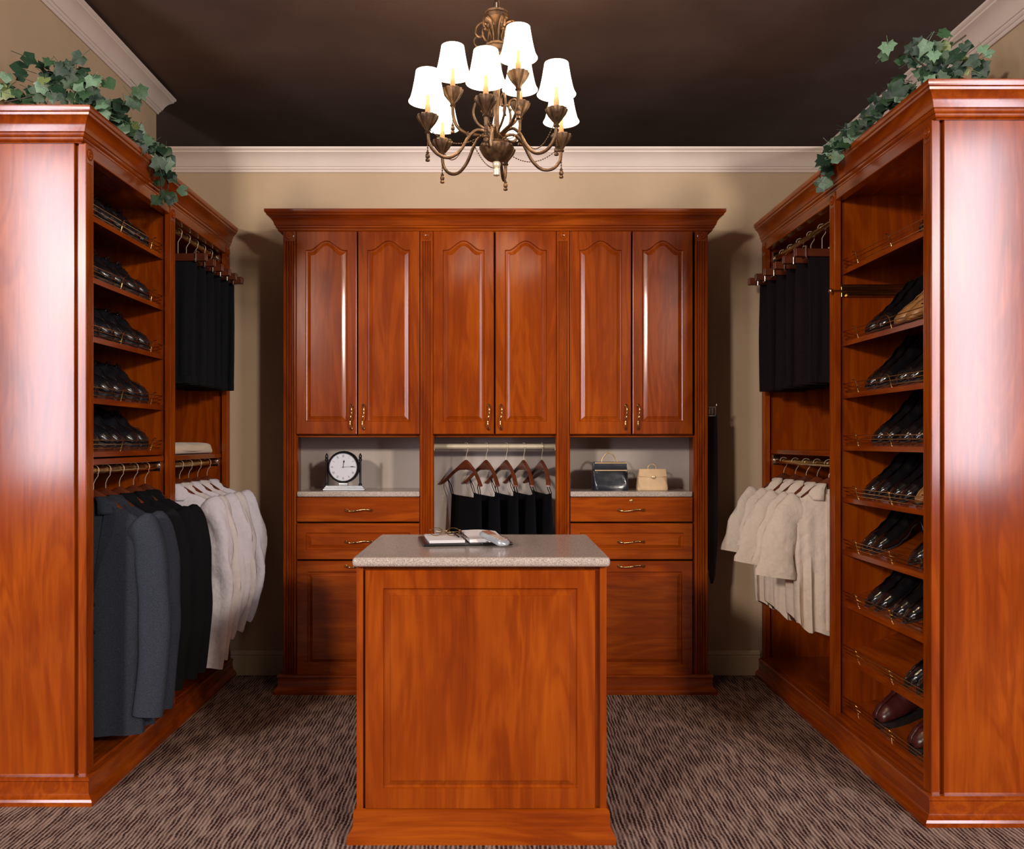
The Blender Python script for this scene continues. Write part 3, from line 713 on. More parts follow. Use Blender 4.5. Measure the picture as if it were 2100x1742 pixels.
# ================================================================== SHOES
def shoe_upper(L, wf, prof, n=18):
    """prof: list of (t, zbot, ztop, halfwidth, gap) toe (t=0) to heel (t=1); +X is the toe"""
    rings = []
    K = 26
    def ip(t, idx):
        for a, b in zip(prof[:-1], prof[1:]):
            if a[0] <= t <= b[0]:
                q = (t - a[0]) / (b[0] - a[0]); q = q * q * (3 - 2 * q); return a[idx] * (1 - q) + b[idx] * q
        return prof[-1][idx]
    for k in range(K + 1):
        t = k / K; zb, zt, hw, g = (ip(t, 1), ip(t, 2), ip(t, 3) * wf, ip(t, 4)); ring = []
        zc = (zb + zt) / 2; hh = (zt - zb) / 2
        for j in range(n + 1):
            a = PI / 2 + g + (2 * PI - 2 * g) * j / n; c, s_ = math.cos(a), math.sin(a)
            y = hw * math.copysign(abs(c) ** 0.8, c) * (1 - 0.30 * max(0, s_)); z = zc + hh * math.copysign(abs(s_) ** 0.75, s_)
            ring.append((-t * L, y, z))
        rings.append(ring)
    return rings
def make_shoe(kind, mat, solemat, name, label, cat='shoe'):
    t = thing(name, (0, 0, 0), label, cat)
    if kind == 'derby':
        L = 0.285
        p = [(0, 0.012, 0.020, 0.006, 0.02), (0.04, 0.010, 0.040, 0.028, 0.02), (0.14, 0.010, 0.056, 0.043, 0.02), (0.32, 0.010, 0.062, 0.049, 0.02), (0.48, 0.012, 0.086, 0.043, 0.02), (0.60, 0.014, 0.098, 0.037, 0.25), (0.75, 0.016, 0.090, 0.034, 0.55), (0.92, 0.018, 0.092, 0.032, 0.55), (0.985, 0.020, 0.094, 0.018, 0.5), (1.0, 0.022, 0.088, 0.006, 0.4)]
    elif kind == 'pump':
        L = 0.250
        p = [(0, 0.006, 0.012, 0.005, 0.02), (0.05, 0.004, 0.030, 0.022, 0.02), (0.15, 0.003, 0.044, 0.035, 0.02), (0.28, 0.003, 0.056, 0.041, 0.06), (0.37, 0.005, 0.062, 0.042, 0.30), (0.50, 0.018, 0.078, 0.038, 0.55), (0.75, 0.052, 0.112, 0.033, 0.55), (0.93, 0.066, 0.138, 0.031, 0.48), (0.985, 0.068, 0.140, 0.018, 0.4), (1.0, 0.070, 0.130, 0.005, 0.3)]
    elif kind == 'boot':
        L = 0.24
        p = [(0, 0.006, 0.014, 0.006, 0.02), (0.05, 0.004, 0.034, 0.024, 0.02), (0.16, 0.003, 0.048, 0.040, 0.02), (0.30, 0.004, 0.060, 0.045, 0.02), (0.45, 0.014, 0.100, 0.042, 0.02), (0.56, 0.026, 0.160, 0.040, 0.10), (0.75, 0.046, 0.170, 0.040, 0.45), (0.93, 0.054, 0.170, 0.036, 0.45), (0.985, 0.056, 0.168, 0.016, 0.35), (1.0, 0.060, 0.150, 0.006, 0.2)]
    else:
        L = 0.275
        p = [(0, 0.022, 0.036, 0.012, 0.02), (0.05, 0.020, 0.062, 0.036, 0.02), (0.18, 0.020, 0.082, 0.048, 0.02), (0.36, 0.020, 0.100, 0.052, 0.02), (0.52, 0.022, 0.142, 0.048, 0.02), (0.62, 0.022, 0.158, 0.046, 0.2), (0.78, 0.024, 0.152, 0.044, 0.42), (0.93, 0.024, 0.148, 0.040, 0.42), (0.985, 0.026, 0.145, 0.024, 0.35), (1.0, 0.028, 0.13, 0.008, 0.2)]
    rings = shoe_upper(L, 1.0, p)
    u = MB(); u.loft(rings, close=False, cap=False); up = solid(u.build('upper', mat, t, smooth=75, local=True), 0.0025)
    # insole
    ins = MB(); g = []
    for k in range(3, len(rings) - 1):
        r = rings[k]; q = k / (len(rings) - 1); lo = min(v[2] for v in r) + 0.007; hw = max(abs(v[1]) for v in r) * 0.66
        g.append([(r[0][0], -hw, lo + 0.003), (r[0][0], hw, lo + 0.003), (r[0][0], hw, lo), (r[0][0], -hw, lo)])
    ins.loft(g); ins.build('insole', MT['tan'], t, smooth=60, local=True)
    so = MB(); g = []
    th = {'derby': 0.010, 'pump': 0.003, 'boot': 0.004, 'clog': 0.022}[kind]
    for k, r in enumerate(rings):
        lo = min(v[2] for v in r); hw = max(abs(v[1]) for v in r) * (1.03 if kind in ('derby', 'clog') else 0.8) + (0.002 if kind in ('derby', 'clog') else 0)
        x = r[0][0] + (0.004 if k == 0 else (-0.003 if k == len(rings) - 1 else 0)); z1 = lo + 0.003; z0 = max(0.0, lo + 0.002 - th) if kind not in ('derby', 'clog') else 0.0
        if kind in ('pump', 'boot'): z0 = max(0.0, lo - th)
        if kind == 'derby' and 0.42 < k / 26 < 0.70: z0 = 0.006
        g.append([(x, -hw, z0), (x, hw, z0), (x, hw, z1), (x, -hw, z1)])
    so.loft(g); so.build('sole', solemat, t, smooth=30, local=True)
    if kind in ('pump', 'boot'):
        h = MB(); zt = 0.066; rr = 0.020
        h.loft([[(-L + 0.028 + (0.006 * (1 - f)) + rr * sc * math.cos(a), rr * sc * math.sin(a), zt * f) for a in [2 * PI * j / 12 for j in range(12)]] for f, sc in ((0, 0.38), (0.06, 0.38), (0.4, 0.45), (0.75, 0.72), (1.0, 1.05))])
        h.build('heel', mat, t, smooth=60, local=True)
    elif kind == 'derby':
        h = MB(); h.loft([[(-L + 0.035 + 0.036 * math.copysign(abs(math.cos(a)) ** 0.7, math.cos(a)), 0.031 * math.sin(a), z) for a in [2 * PI * j / 14 for j in range(14)]] for z in (0, 0.020)]); h.build('heel', solemat, t, smooth=50, local=True)
        lc = MB()
        for k in range(4):
            x = -0.118 - 0.016 * k; z = 0.073 + 0.0085 * k
            lc.tube([(x, -0.016, z - 0.002), (x + 0.004, 0, z + 0.0055), (x, 0.016, z - 0.002)], 0.0016, 5)
            lc.tube([(x, -0.016, z - 0.002), (x - 0.010, 0.016, z + 0.004)], 0.0014, 5)
        lc.tube(cr([(-0.168, 0, 0.104), (-0.165, 0.018, 0.108), (-0.158, 0.026, 0.096), (-0.166, 0.008, 0.104), (-0.170, 0, 0.104), (-0.165, -0.018, 0.108), (-0.158, -0.027, 0.095), (-0.166, -0.006, 0.104)], 4), 0.0014, 5)
        lc.build('laces', MT['ink'], t, local=True)
        tc_ = MB(); tc_.tube(cr([(-0.05, -0.034, 0.046), (-0.062, -0.02, 0.060), (-0.066, 0, 0.0645), (-0.062, 0.02, 0.060), (-0.05, 0.034, 0.046)], 4), 0.0014, 5); tc_.build('toe_cap_seam', mat, t, local=True)
    return t
derby = make_shoe('derby', MT['mleather'], MT['rubber'], 'lace_up_shoe', 'x')
pump = make_shoe('pump', MT['leather'], MT['rubber'], 'pump_shoe', 'x')
tanp = make_shoe('pump', MT['tan'], MT['rubber'], 'pump_shoe', 'x')
clog = make_shoe('clog', MT['maroon'], MT['rubber'], 'slip_on_shoe', 'x')
used = set()
def place_shoe(proto, s, F, B, z, y, label, group, rise=0.125, yaw=0.0, back=0.030):
    xf, xb = F + 0.014, B - 0.012; a = math.atan2(rise, xb - xf)
    loc = (s * (xf + back * math.cos(a)), y, z + back * math.sin(a) + 0.0015)
    rot = (0, a, (PI if s > 0 else 0) + yaw)
    if proto.name in used: o = dup(proto, loc, rot, label, group)
    else:
        used.add(proto.name); o = proto; o.location = loc; o.rotation_euler = rot; o['label'] = label; o['group'] = group
    return o
lord = ['topmost', 'second', 'third', 'fourth', 'lowest']
for i, z in enumerate(LSH):
    ys = [3.10, 3.20, 3.34, 3.44, 3.58, 3.68]
    for k, y in enumerate(ys):
        pos = 'nearest the camera' if k == 0 else ('farthest from the camera' if k == 5 else ORD[k] + ' from the camera')
        sn = 'topmost left shoe shelf' if i == 0 else ('lowest left shoe shelf' if i == 4 else ORD[i] + ' left shoe shelf from the top')
        place_shoe(derby, -1, 1.41, 1.772, z, y + random.uniform(-0.008, 0.008), 'black lace-up shoe %s, %s' % (pos, sn), 'black lace-up shoes on the left shelves', yaw=math.radians(random.uniform(-5, 5)))
rows = {0: [(pump, 3.02), (pump, 2.93)], 1: [(pump, 3.46), (pump, 3.37), (tanp, 3.21), (tanp, 3.12)], 2: [(pump, 3.46), (pump, 3.37), (pump, 3.20), (pump, 3.11), (pump, 2.98)],
        3: [(pump, 3.40), (pump, 3.31), (pump, 3.17), (pump, 3.08)], 4: [(pump, 3.48), (pump, 3.39), (pump, 3.26), (pump, 3.17), (tanp, 3.05)],
        5: [(pump, 3.50), (pump, 3.41), (pump, 3.10), (pump, 3.01)], 6: [(pump, 3.46), (pump, 3.37), (pump, 3.23), (pump, 3.14)],
        7: [(pump, 3.13), (pump, 3.04)], 8: [(clog, 3.36), (clog, 3.08)]}
kn = {pump.name: 'black pump', tanp.name: 'tan pump', clog.name: 'maroon slip-on shoe'}
kinds = {id(pump): 'black pump', id(tanp): 'tan pump', id(clog): 'maroon slip-on shoe'}
for i, lst in rows.items():
    for k, (pr, y) in enumerate(lst):
        sn = 'topmost right shoe shelf' if i == 0 else ('bottom right shoe shelf' if i == 8 else ORD[i] + ' right shelf from the top')
        pos = 'farthest from the camera' if k == 0 else ('nearest the camera' if k == len(lst) - 1 else ORD[k] + ' from the far end')
        place_shoe(pr, 1, 1.435, 1.782, RSH[i], y, '%s %s, %s' % (kinds[id(pr)], pos, sn), kinds[id(pr)] + 's on the right shelves', rise=0.07 if i == 8 else 0.125, yaw=math.radians(random.uniform(-4, 4) + (16 if i == 8 else 0)), back=0.024)

# ================================================================== ISLAND
isl = thing('island_cabinet', (-0.037, 3.02, 0), 'cherry island cabinet with grey stone top in the middle of the room', 'island')
IX0, IX1, IY0, IY1, IZ = -0.420, 0.347, 2.700, 3.300, 0.875
m = MB(); m.box(IX0, IX1, IY0, IY1, 0.085, IZ - 0.028, 0.003); m.build('cabinet_body', WV, isl, smooth=40)
mb = door_mesh(-0.3925, 0.3115, 0.102, 0.833, IY0 - 0.018, 0.018, 0.055, 0.063); mb.build('front_panel', WV, isl)
m = MB(); m.box(IX0 + 0.0, IX0 + 0.021, IY0 - 0.010, IY0, 0.09, 0.845, 0.002); m.build('corner_strip', WV, isl)
m = MB(); m.box(IX1 - 0.021, IX1, IY0 - 0.010, IY0, 0.09, 0.845, 0.002); m.build('corner_strip', WV, isl)
IB = [(0, 0), (0.026, 0), (0.026, 0.018), (0.022, 0.030), (0.013, 0.042), (0.009, 0.050), (0.009, 0.088), (0.007, 0.097), (0.0, 0.102)]
m = MB(); m.sweep([(IX0 + 0.3, IY1), (IX0, IY1), (IX0, IY0 - 0.010), (IX1, IY0 - 0.010), (IX1, IY1), (IX0 + 0.3, IY1)], IB, -1)
m.build('plinth', WX, isl, smooth=25)
m = MB(); m.box(IX0 - 0.009, IX1 + 0.008, IY0 - 0.04, IY1 + 0.03, IZ - 0.030, IZ, 0.010); m.build('stone_top', MT['stone'], isl, smooth=60)

# planner, glasses, phone, pen
def P2(px, py, dz=0.0):
    d = 1800 * (H_CAM - IZ - dz) / (py - 907); return Vector(((px - 1012) * d / 1800, d, IZ + dz))
pc = Vector((-0.105, 3.07, IZ)); Rz = Matrix.Translation(pc) @ Matrix.Rotation(math.radians(9), 4, 'Z')
pn = thing('planner', pc, 'open black leather planner with blank white pages on the island top', 'planner')
def loc_build(mb, name, mat, parent, M, smooth=None):
    mb.xf(M); return mb.build(name, mat, parent, smooth=smooth)
m = MB(); m.box(-0.150, -0.006, -0.125, 0.125, 0.0008, 0.010, 0.004); m.box(0.006, 0.155, -0.125, 0.125, 0.0008, 0.010, 0.004); m.box(-0.010, 0.010, -0.122, 0.122, 0.0008, 0.006); loc_build(m, 'leather_cover', MT['ink'], pn, Rz, 40)
m = MB()
for k in range(3): m.box(-0.128, -0.008, -0.108, 0.108, 0.0105 + 0.003 * k, 0.0128 + 0.003 * k, 0.0006)
loc_build(m, 'left_pages', MT['paper'], pn, Rz)
m = MB(); g = []
for k in range(9):
    u = k / 8; x = 0.008 + 0.122 * u; zt = 0.020 - 0.004 * u + 0.004 * math.sin(PI * u)
    g.append([(x, -0.108, 0.0105), (x, 0.108, 0.0105), (x, 0.108, zt + 0.010), (x, -0.108, zt)])
m.loft(g); loc_build(m, 'right_pages', MT['paper'], pn, Rz, 40)
m = MB()
for k in range(6):
    y = -0.09 + 0.036 * k; pts = [(0.009 * math.cos(a), y, 0.016 + 0.010 * math.sin(a)) for a in [PI * j / 8 for j in range(9)]]
    m.tube(pts, 0.0014, 6)
loc_build(m, 'binder_rings', MT['chrome'], pn, Rz, 60)
m = MB(); m.box(0.045, 0.085, -0.133, -0.120, 0.004, 0.012, 0.003); loc_build(m, 'snap_tab', MT['ink'], pn, Rz)
m = MB(); m.lathe([(0.005, 0), (0.005, 0.003), (0.003, 0.004)], (0.065, -0.126, 0.012), 10); loc_build(m, 'snap_stud', MT['chrome'], pn, Rz)
gp = Matrix.Translation(pc + Vector((-0.068, 0.03, 0.0192))) @ Matrix.Rotation(math.radians(-6), 4, 'Z')
gl = thing('eyeglasses', pc + Vector((-0.068, 0.03, 0.0192)), 'wire-rimmed eyeglasses resting on the left page of the planner', 'glasses')
for sg in (-1, 1):
    m = MB(); c = Vector((sg * 0.030, 0, 0.014)); tilt = Matrix.Rotation(math.radians(-38), 4, 'X')
    pts = [tuple(c + tilt @ Vector((0.023 * math.cos(a), 0, 0.0165 * math.sin(a)))) for a in [2 * PI * j / 20 for j in range(21)]]
    m.tube(pts, 0.0013, 6, cap=False); rim = loc_build(m, 'rim', MT['brass'], gl, gp, 60)
    m = MB(); m.loft([[tuple(c + tilt @ Vector((0.022 * math.cos(a), dy, 0.0155 * math.sin(a)))) for a in [2 * PI * j / 20 for j in range(20)]] for dy in (-0.0006, 0.0006)])
    loc_build(m, 'lens', MT['glass'], gl, gp)
    m = MB(); m.tube(cr([(sg * 0.053, 0.0, 0.020), (sg * 0.055, 0.008, 0.020), (sg * 0.050, 0.06, 0.010), (-sg * 0.0, 0.078, 0.004)], 5), 0.0011, 6); loc_build(m, 'temple_arm', MT['brass'], gl, gp, 60)
m = MB(); m.tube(cr([(-0.008, 0, 0.016), (0, -0.002, 0.021), (0.008, 0, 0.016)], 4), 0.0013, 6); loc_build(m, 'bridge', MT['brass'], gl, gp, 60)
pm = Matrix.Translation(Vector((0.0, 2.955, IZ + 0.0)))@ Matrix.Rotation(math.radians(38), 4, 'Z')
ph_ = thing('mobile_phone', (0.0, 2.955, IZ), 'silver mobile phone lying against the right corner of the planner', 'phone')
phs = Matrix.Translation(Vector((0.003, 2.925, IZ + 0.0285))) @ Matrix.Rotation(math.radians(42), 4, 'Z') @ Matrix.Rotation(math.radians(14), 4, 'X')
m = MB(); rings = []
for k in range(13):
    u = -1 + k / 6; hw = 0.0235 * (1 - 0.12 * math.cos(PI * u)) * (max(0.05, 1 - abs(u) ** 8)) ** 0.5; hh = 0.011 * (max(0.08, 1 - abs(u) ** 6)) ** 0.5
    rings.append([(hw * math.copysign(abs(math.cos(a)) ** 0.5, math.cos(a)), u * 0.062, hh * math.copysign(abs(math.sin(a)) ** 0.6, math.sin(a))) for a in [2 * PI * j / 20 for j in range(20)]])
m.loft(rings); loc_build(m, 'shell', MT['silver'], ph_, phs, 60)
m = MB(); m.box(-0.017, 0.017, 0.012, 0.050, 0.0095, 0.0118, 0.001); loc_build(m, 'display', MT['tortoise'], ph_, phs)
m = MB()
for r_ in range(4):
    for c_ in range(3): m.box(-0.016 + 0.0115 * c_, -0.007 + 0.0115 * c_, -0.045 + 0.013 * r_, -0.037 + 0.013 * r_, 0.0095, 0.0125, 0.001)
loc_build(m, 'keypad', MT['screen'], ph_, phs)
pe = thing('pen', pc + Vector((-0.010, 0.03, 0.028)), 'slim dark pen lying along the planner rings', 'pen')
m = MB(); a_ = Rz @ Vector((-0.022, -0.062, 0.024)); b_ = Rz @ Vector((-0.026, 0.07, 0.024)); m.tube([a_, a_.lerp(b_, 0.08), a_.lerp(b_, 0.1), b_], [0.0008, 0.003, 0.0036, 0.0036], 8); m.build('barrel', MT['ink'], pe, smooth=60)

# ================================================================== CLOCK
ZN = 0.984; cy = 4.40; sC = 1800 / cy
def KX(px): return (px - 1012) / sC
clk = thing('mantel_clock', (KX(706), cy, ZN), 'round silver-faced mantel clock between two black posts in the left niche', 'clock')
m = MB(); x0, x1 = KX(665), KX(749)
for k, (ins_, h0, h1) in enumerate(((0, 0, 0.008), (0.005, 0.008, 0.015), (0.010, 0.015, 0.022))): m.box(x0 + ins_, x1 - ins_, cy - 0.036 + ins_, cy + 0.036 - ins_, ZN + h0 + 0.0005, ZN + h1 + 0.0005, 0.002)
m.build('stepped_base', MT['silver'], clk, smooth=40)
for px in (670, 739):
    m = MB(); m.lathe([(0.009, 0.022), (0.009, 0.030), (0.0055, 0.034), (0.0055, 0.145), (0.009, 0.149), (0.009, 0.155), (0.006, 0.158), (0.008, 0.166), (0.008, 0.172), (0.004, 0.180), (0.001, 0.186)], (KX(px), cy, ZN), 14); m.build('post', MT['ink'], clk, smooth=40)
cc = (KX(705.5), cy - 0.012, ZN + 0.116); R = 0.080
m = MB(); m.lathe([(R * 0.86, 0.004), (R * 0.86, -0.018), (R * 0.90, -0.022), (R * 0.98, -0.016), (R, -0.004), (R, 0.022), (R * 0.92, 0.030), (0.01, 0.030)], cc, 40, 'Y'); m.build('case', MT['ink'], clk, smooth=40)
m = MB(); m.lathe([(R * 0.86, -0.002), (R * 0.86, -0.0125), (0.001, -0.0125)], cc, 40, 'Y'); dial = m.build('dial', MT['dial'], clk, smooth=40)
m = MB()
rom = ['XII', 'I', 'II', 'III', 'IIII', 'V', 'VI', 'VII', 'VIII', 'IX', 'X', 'XI']
for h in range(12):
    a = math.radians(90 - 30 * h); ur = Vector((math.cos(a), 0, math.sin(a))); ut = Vector((math.sin(a), 0, -math.cos(a))); c0 = Vector(cc) + ur * (R * 0.70) + Vector((0, -0.0128, 0))
    wd = {'I': 0.0024, 'V': 0.0055, 'X': 0.0055}; tot = sum(wd[q] for q in rom[h]); xx = -tot / 2; hh = 0.0062
    for q in rom[h]:
        ww = wd[q]; a0 = xx + 0.0003; a1 = xx + ww - 0.0003; mid = xx + ww / 2
        segs = {'I': [((mid, -hh), (mid, hh))], 'V': [((a0, hh), (mid, -hh)), ((a1, hh), (mid, -hh))], 'X': [((a0, -hh), (a1, hh)), ((a0, hh), (a1, -hh))]}[q]
        for p, r_ in segs:
            m.tube([c0 + ut * p[0] + ur * p[1], c0 + ut * r_[0] + ur * r_[1]], 0.0005, 4)
        xx += ww
m.build('numerals', MT['ink'], dial)
def hand(a, L, wd_, nm):
    m = MB(); a = math.radians(a); ur = Vector((math.cos(a), 0, math.sin(a))); ut = Vector((math.sin(a), 0, -math.cos(a))); c0 = Vector(cc) + Vector((0, -0.0150, 0)); g = []
    for t_, w2 in ((-0.12, wd_), (0, wd_), (0.60, wd_ * 0.8), (0.68, wd_ * 2.2), (0.78, wd_ * 3.2), (0.88, wd_ * 1.6), (1.0, wd_ * 0.2)):
        p = c0 + ur * (L * t_); g.append([p + ut * w2, p + ut * w2 + Vector((0, 0.0008, 0)), p - ut * w2 + Vector((0, 0.0008, 0)), p - ut * w2])
    m.loft(g); m.build(nm, MT['ink'], dial)
hand(82, 0.036, 0.0013, 'hour_hand'); hand(3, 0.058, 0.0008, 'minute_hand')
m = MB(); m.box(cc[0] - 0.022, cc[0] + 0.022, cy - 0.034, cy + 0.01, ZN + 0.0225, ZN + 0.038, 0.004); m.build('foot', MT['silver'], clk, smooth=40)

# ================================================================== HANDBAGS
def handbag(loc, w0, w1, hgt, dep, mat, trim, name, label, hh, hw):
    t = thing(name, loc, label, 'handbag', None); x, y, z = loc
    m = MB(); rings = []
    for k in range(11):
        u = k / 10; hx_ = (w0 + (w1 - w0) * u) / 2 * (1 + 0.03 * math.sin(PI * u)); hy = dep / 2 * (1 - 0.72 * u ** 1.4)
        if k == 0: hy *= 0.93; hx_ *= 0.98
        rings.append([(x + hx_ * math.copysign(abs(math.cos(a)) ** 0.28, math.cos(a)), y + hy * math.copysign(abs(math.sin(a)) ** 0.4, math.sin(a)) + 0.003 * math.sin(5 * a + 9 * u), z + 0.0008 + hgt * u) for a in [2 * PI * j / 32 for j in range(32)]])
    m.loft(rings); m.build('bag_body', mat, t, smooth=60)
    return t
bz = ZN; by = 4.40; sB = 1800 / by
b1 = handbag(((1250 - 1012) / sB, by, bz), 0.180, 0.168, 0.135, 0.10, MT['bag'], MT['gold'], 'handbag', 'black leather handbag with gold trim and handle in the right niche', 0, 0)
x1b = (1250 - 1012) / sB
m = MB(); m.box(x1b - 0.086, x1b + 0.082, by - 0.036, by + 0.03, bz + 0.098, bz + 0.142, 0.008); m.build('flap', MT['bag'], b1, smooth=40)
for zz in (0.100, 0.137):
    m = MB(); m.box(x1b - 0.078, x1b + 0.083, by - 0.040, by + 0.0, bz + zz - 0.0032, bz + zz + 0.0032, 0.0015); m.build('gold_band', MT['gold'], b1)
m = MB(); m.tube(cr([(x1b - 0.040, by, bz + 0.138), (x1b - 0.034, by, bz + 0.162), (x1b - 0.012, by - 0.003, bz + 0.186), (x1b + 0.012, by - 0.003, bz + 0.182), (x1b + 0.028, by, bz + 0.160), (x1b + 0.042, by, bz + 0.138)], 6), 0.0034, 8); m.build('handle', MT['gold'], b1, smooth=60)
x2b = (1337 - 1012) / sB
b2 = handbag((x2b, by, bz), 0.155, 0.132, 0.103, 0.07, MT['beige'], MT['beige'], 'handbag', 'small beige handbag with a looped handle in the right niche', 0, 0)
m = MB(); rings = []
for u in range(7):
    q = u / 6; hx_ = 0.066 + 0.003 * q; yy = by - 0.013 - 0.014 * q; zb_ = bz + 0.106 - 0.036 * q
    rings.append([(x2b - hx_, yy, zb_), (x2b, yy - 0.001, zb_ - 0.006 * q), (x2b + hx_, yy, zb_), (x2b + hx_, yy + 0.006, zb_), (x2b, yy + 0.006, zb_), (x2b - hx_, yy + 0.006, zb_)])
m.loft(rings); m.build('flap', MT['beige'], b2, smooth=40)
m = MB(); m.lathe([(0.009, 0), (0.009, -0.004), (0.005, -0.006)], (x2b + 0.003, by - 0.030, bz + 0.066), 14, 'Y'); m.build('clasp', MT['gold'], b2, smooth=40)
m = MB(); m.tube(cr([(x2b - 0.020, by, bz + 0.100), (x2b - 0.018, by, bz + 0.120), (x2b, by, bz + 0.131), (x2b + 0.018, by, bz + 0.120), (x2b + 0.020, by, bz + 0.100)], 6), 0.0028, 8); m.build('handle', MT['gold'], b2, smooth=60)

# ================================================================== BELTS ON THE WARDROBE'S RIGHT SIDE
rk = thing('belt_rack', (CX1 + 0.02, 4.45, 1.40), 'chrome belt rack fixed to the right side of the back wardrobe', 'belt rack')
m = MB(); m.box(CX1 - 0.001, CX1 + 0.008, 4.345, 4.52, 1.385, 1.415, 0.002)
m.build('rack_rail', MT['chrome'], rk)
for k in range(3):
    m = MB(); y = 4.37 + 0.06 * k; m.tube(cr([(CX1 + 0.006, y, 1.400), (CX1 + 0.045, y, 1.396), (CX1 + 0.062, y, 1.404), (CX1 + 0.064, y, 1.416)], 5), 0.003, 8); m.build('rack_hook', MT['chrome'], rk, smooth=60)
for k in range(3):
    y = 4.37 + 0.06 * k; xc = CX1 + 0.040
    bt = thing('belt', (xc, y, 1.39), 'black leather belt hanging by its buckle, %s on the belt rack' % ['nearest', 'middle', 'rearmost'][k], 'belt', 'black belts on the wardrobe side')
    m = MB(); zb_ = 0.52 + 0.06 * k; g = []; K = 20
    for q in range(K + 1):
        u = q / K; z = 1.362 - (1.362 - zb_) * u; xw = 0.026 - (0.012 * max(0, u - 0.75) / 0.25 if u > 0.75 else 0); xo = xc + 0.006 * math.sin(3 * u + k) 
        if q == K: xw *= 0.4
        rot = 0.20 * math.sin(2.0 * u + k); cs, sn_ = math.cos(rot), math.sin(rot)
        g.append([(xo + a * cs - b * sn_, y + a * sn_ + b * cs, z) for a, b in ((-xw, -0.002), (xw, -0.002), (xw, 0.002), (-xw, 0.002))])
    m.loft(g); m.build('strap', MT['ink'], bt, smooth=40)
    m = MB(); pts = [(xc - 0.018, y - 0.002, 1.356), (xc + 0.018, y - 0.002, 1.356), (xc + 0.018, y - 0.002, 1.400), (xc - 0.018, y - 0.002, 1.400), (xc - 0.018, y - 0.002, 1.356)]
    m.tube(pts, 0.0032, 6); m.tube([(xc, y - 0.003, 1.356), (xc, y - 0.003, 1.400)], 0.002, 6); m.build('buckle', MT['chrome'], bt, smooth=40)

# ================================================================== CHANDELIER
CC = Vector((0.010, 2.90, 0))
ch = thing('chandelier', (CC.x, CC.y, 2.12), 'nine-light antique bronze chandelier with white shades over the island', 'chandelier')
def cl(prof, name, n=24, mat='bronze', fl=0.0, nf=0, c=(0, 0)):
    m = MB(); m.lathe(prof, (CC.x + c[0], CC.y + c[1], 0), n, 'Z', fl, nf); return m.build(name, MT[mat], ch, smooth=40)
cl([(0.004, 2.104), (0.011, 2.107), (0.012, 2.124), (0.007, 2.130), (0.013, 2.136), (0.014, 2.146), (0.010, 2.153)], 'finial', 14, 'pale')
cl([(0.006, 2.148), (0.012, 2.150), (0.030, 2.158), (0.044, 2.172), (0.054, 2.190), (0.056, 2.200), (0.050, 2.206), (0.052, 2.210), (0.040, 2.214), (0.014, 2.216)], 'fluted_bowl', 48, 'bronze', 0.03, 16)
cl([(0.010, 2.214), (0.012, 2.23), (0.010, 2.26), (0.008, 2.30), (0.010, 2.36), (0.014, 2.43), (0.018, 2.48), (0.022, 2.508)], 'centre_column', 24, 'bronze', 0.06, 8)
cl([(q0, z0_ - 0.030) for q0, z0_ in [(0.018, 2.536), (0.028, 2.540), (0.036, 2.550), (0.038, 2.556), (0.032, 2.562), (0.036, 2.568), (0.030, 2.572), (0.016, 2.574)]], 'lower_collar', 32, 'bronze', 0.03, 14)
cl([(q0, z0_ - 0.030) for q0, z0_ in [(0.014, 2.570), (0.012, 2.60), (0.014, 2.63), (0.028, 2.640), (0.040, 2.650), (0.041, 2.662), (0.036, 2.668), (0.038, 2.674), (0.018, 2.682), (0.006, 2.684)]], 'upper_collar', 32, 'bronze', 0.03, 14)
m = MB(); zc_ = 2.668; k = 0
while zc_ < ZC - 0.05:
    pts = []
    for j in range(17):
        a = 2 * PI * j / 16; u_, v_ = 0.011 * math.cos(a), 0.021 * math.sin(a); pts.append((CC.x + (u_ if k % 2 == 0 else 0), CC.y + (0 if k % 2 == 0 else u_), zc_ + v_))
    m.tube(pts, 0.0026, 6, cap=False); zc_ += 0.033; k += 1
m.build('chain', MT['bronze'], ch, smooth=60)
cl([(0.006, ZC - 0.055), (0.015, ZC - 0.050), (0.050, ZC - 0.020), (0.060, ZC - 0.004), (0.060, ZC - 0.0005)], 'ceiling_canopy', 28)
m = MB(); m.tube([(CC.x, CC.y, 2.66), (CC.x + 0.004, CC.y, ZC - 0.04)], 0.002, 6); m.build('cord', MT['pale'], ch)
def polar(phi, r, z): return Vector((CC.x + r * math.sin(phi), CC.y - r * math.cos(phi), z))
for k in range(6):      # top scrolls
    phi = math.radians(-8 + 60 * k + 30); sc = [(q0, z0_ - 0.030) for q0, z0_ in [(0.014, 2.575), (0.018, 2.605), (0.030, 2.636), (0.050, 2.645), (0.066, 2.632), (0.068, 2.610), (0.056, 2.598), (0.044, 2.606), (0.046, 2.620)]]
    m = MB(); m.tube(cr([polar(phi, r, z) for r, z in sc], 5), 0.0042, 7); m.build('scroll', MT['bronze'], ch, smooth=60)
    sc = [(q0, z0_ - 0.030) for q0, z0_ in [(0.034, 2.57), (0.052, 2.562), (0.070, 2.572), (0.074, 2.590), (0.064, 2.602)]]
    m = MB(); m.tube(cr([polar(phi, r, z) for r, z in sc], 5), 0.003, 7); m.build('scroll', MT['bronze'], ch, smooth=60)
for k in range(6):      # inner scrolls rising from the bowl
    phi = math.radians(22 + 60 * k); sc = [(0.016, 2.214), (0.020, 2.25), (0.040, 2.262), (0.066, 2.285), (0.078, 2.320), (0.066, 2.352), (0.046, 2.350), (0.040, 2.330), (0.050, 2.318)]
    m = MB(); m.tube(cr([polar(phi, r, z) for r, z in sc], 5), 0.0042, 7); m.build('scroll', MT['bronze'], ch, smooth=60)
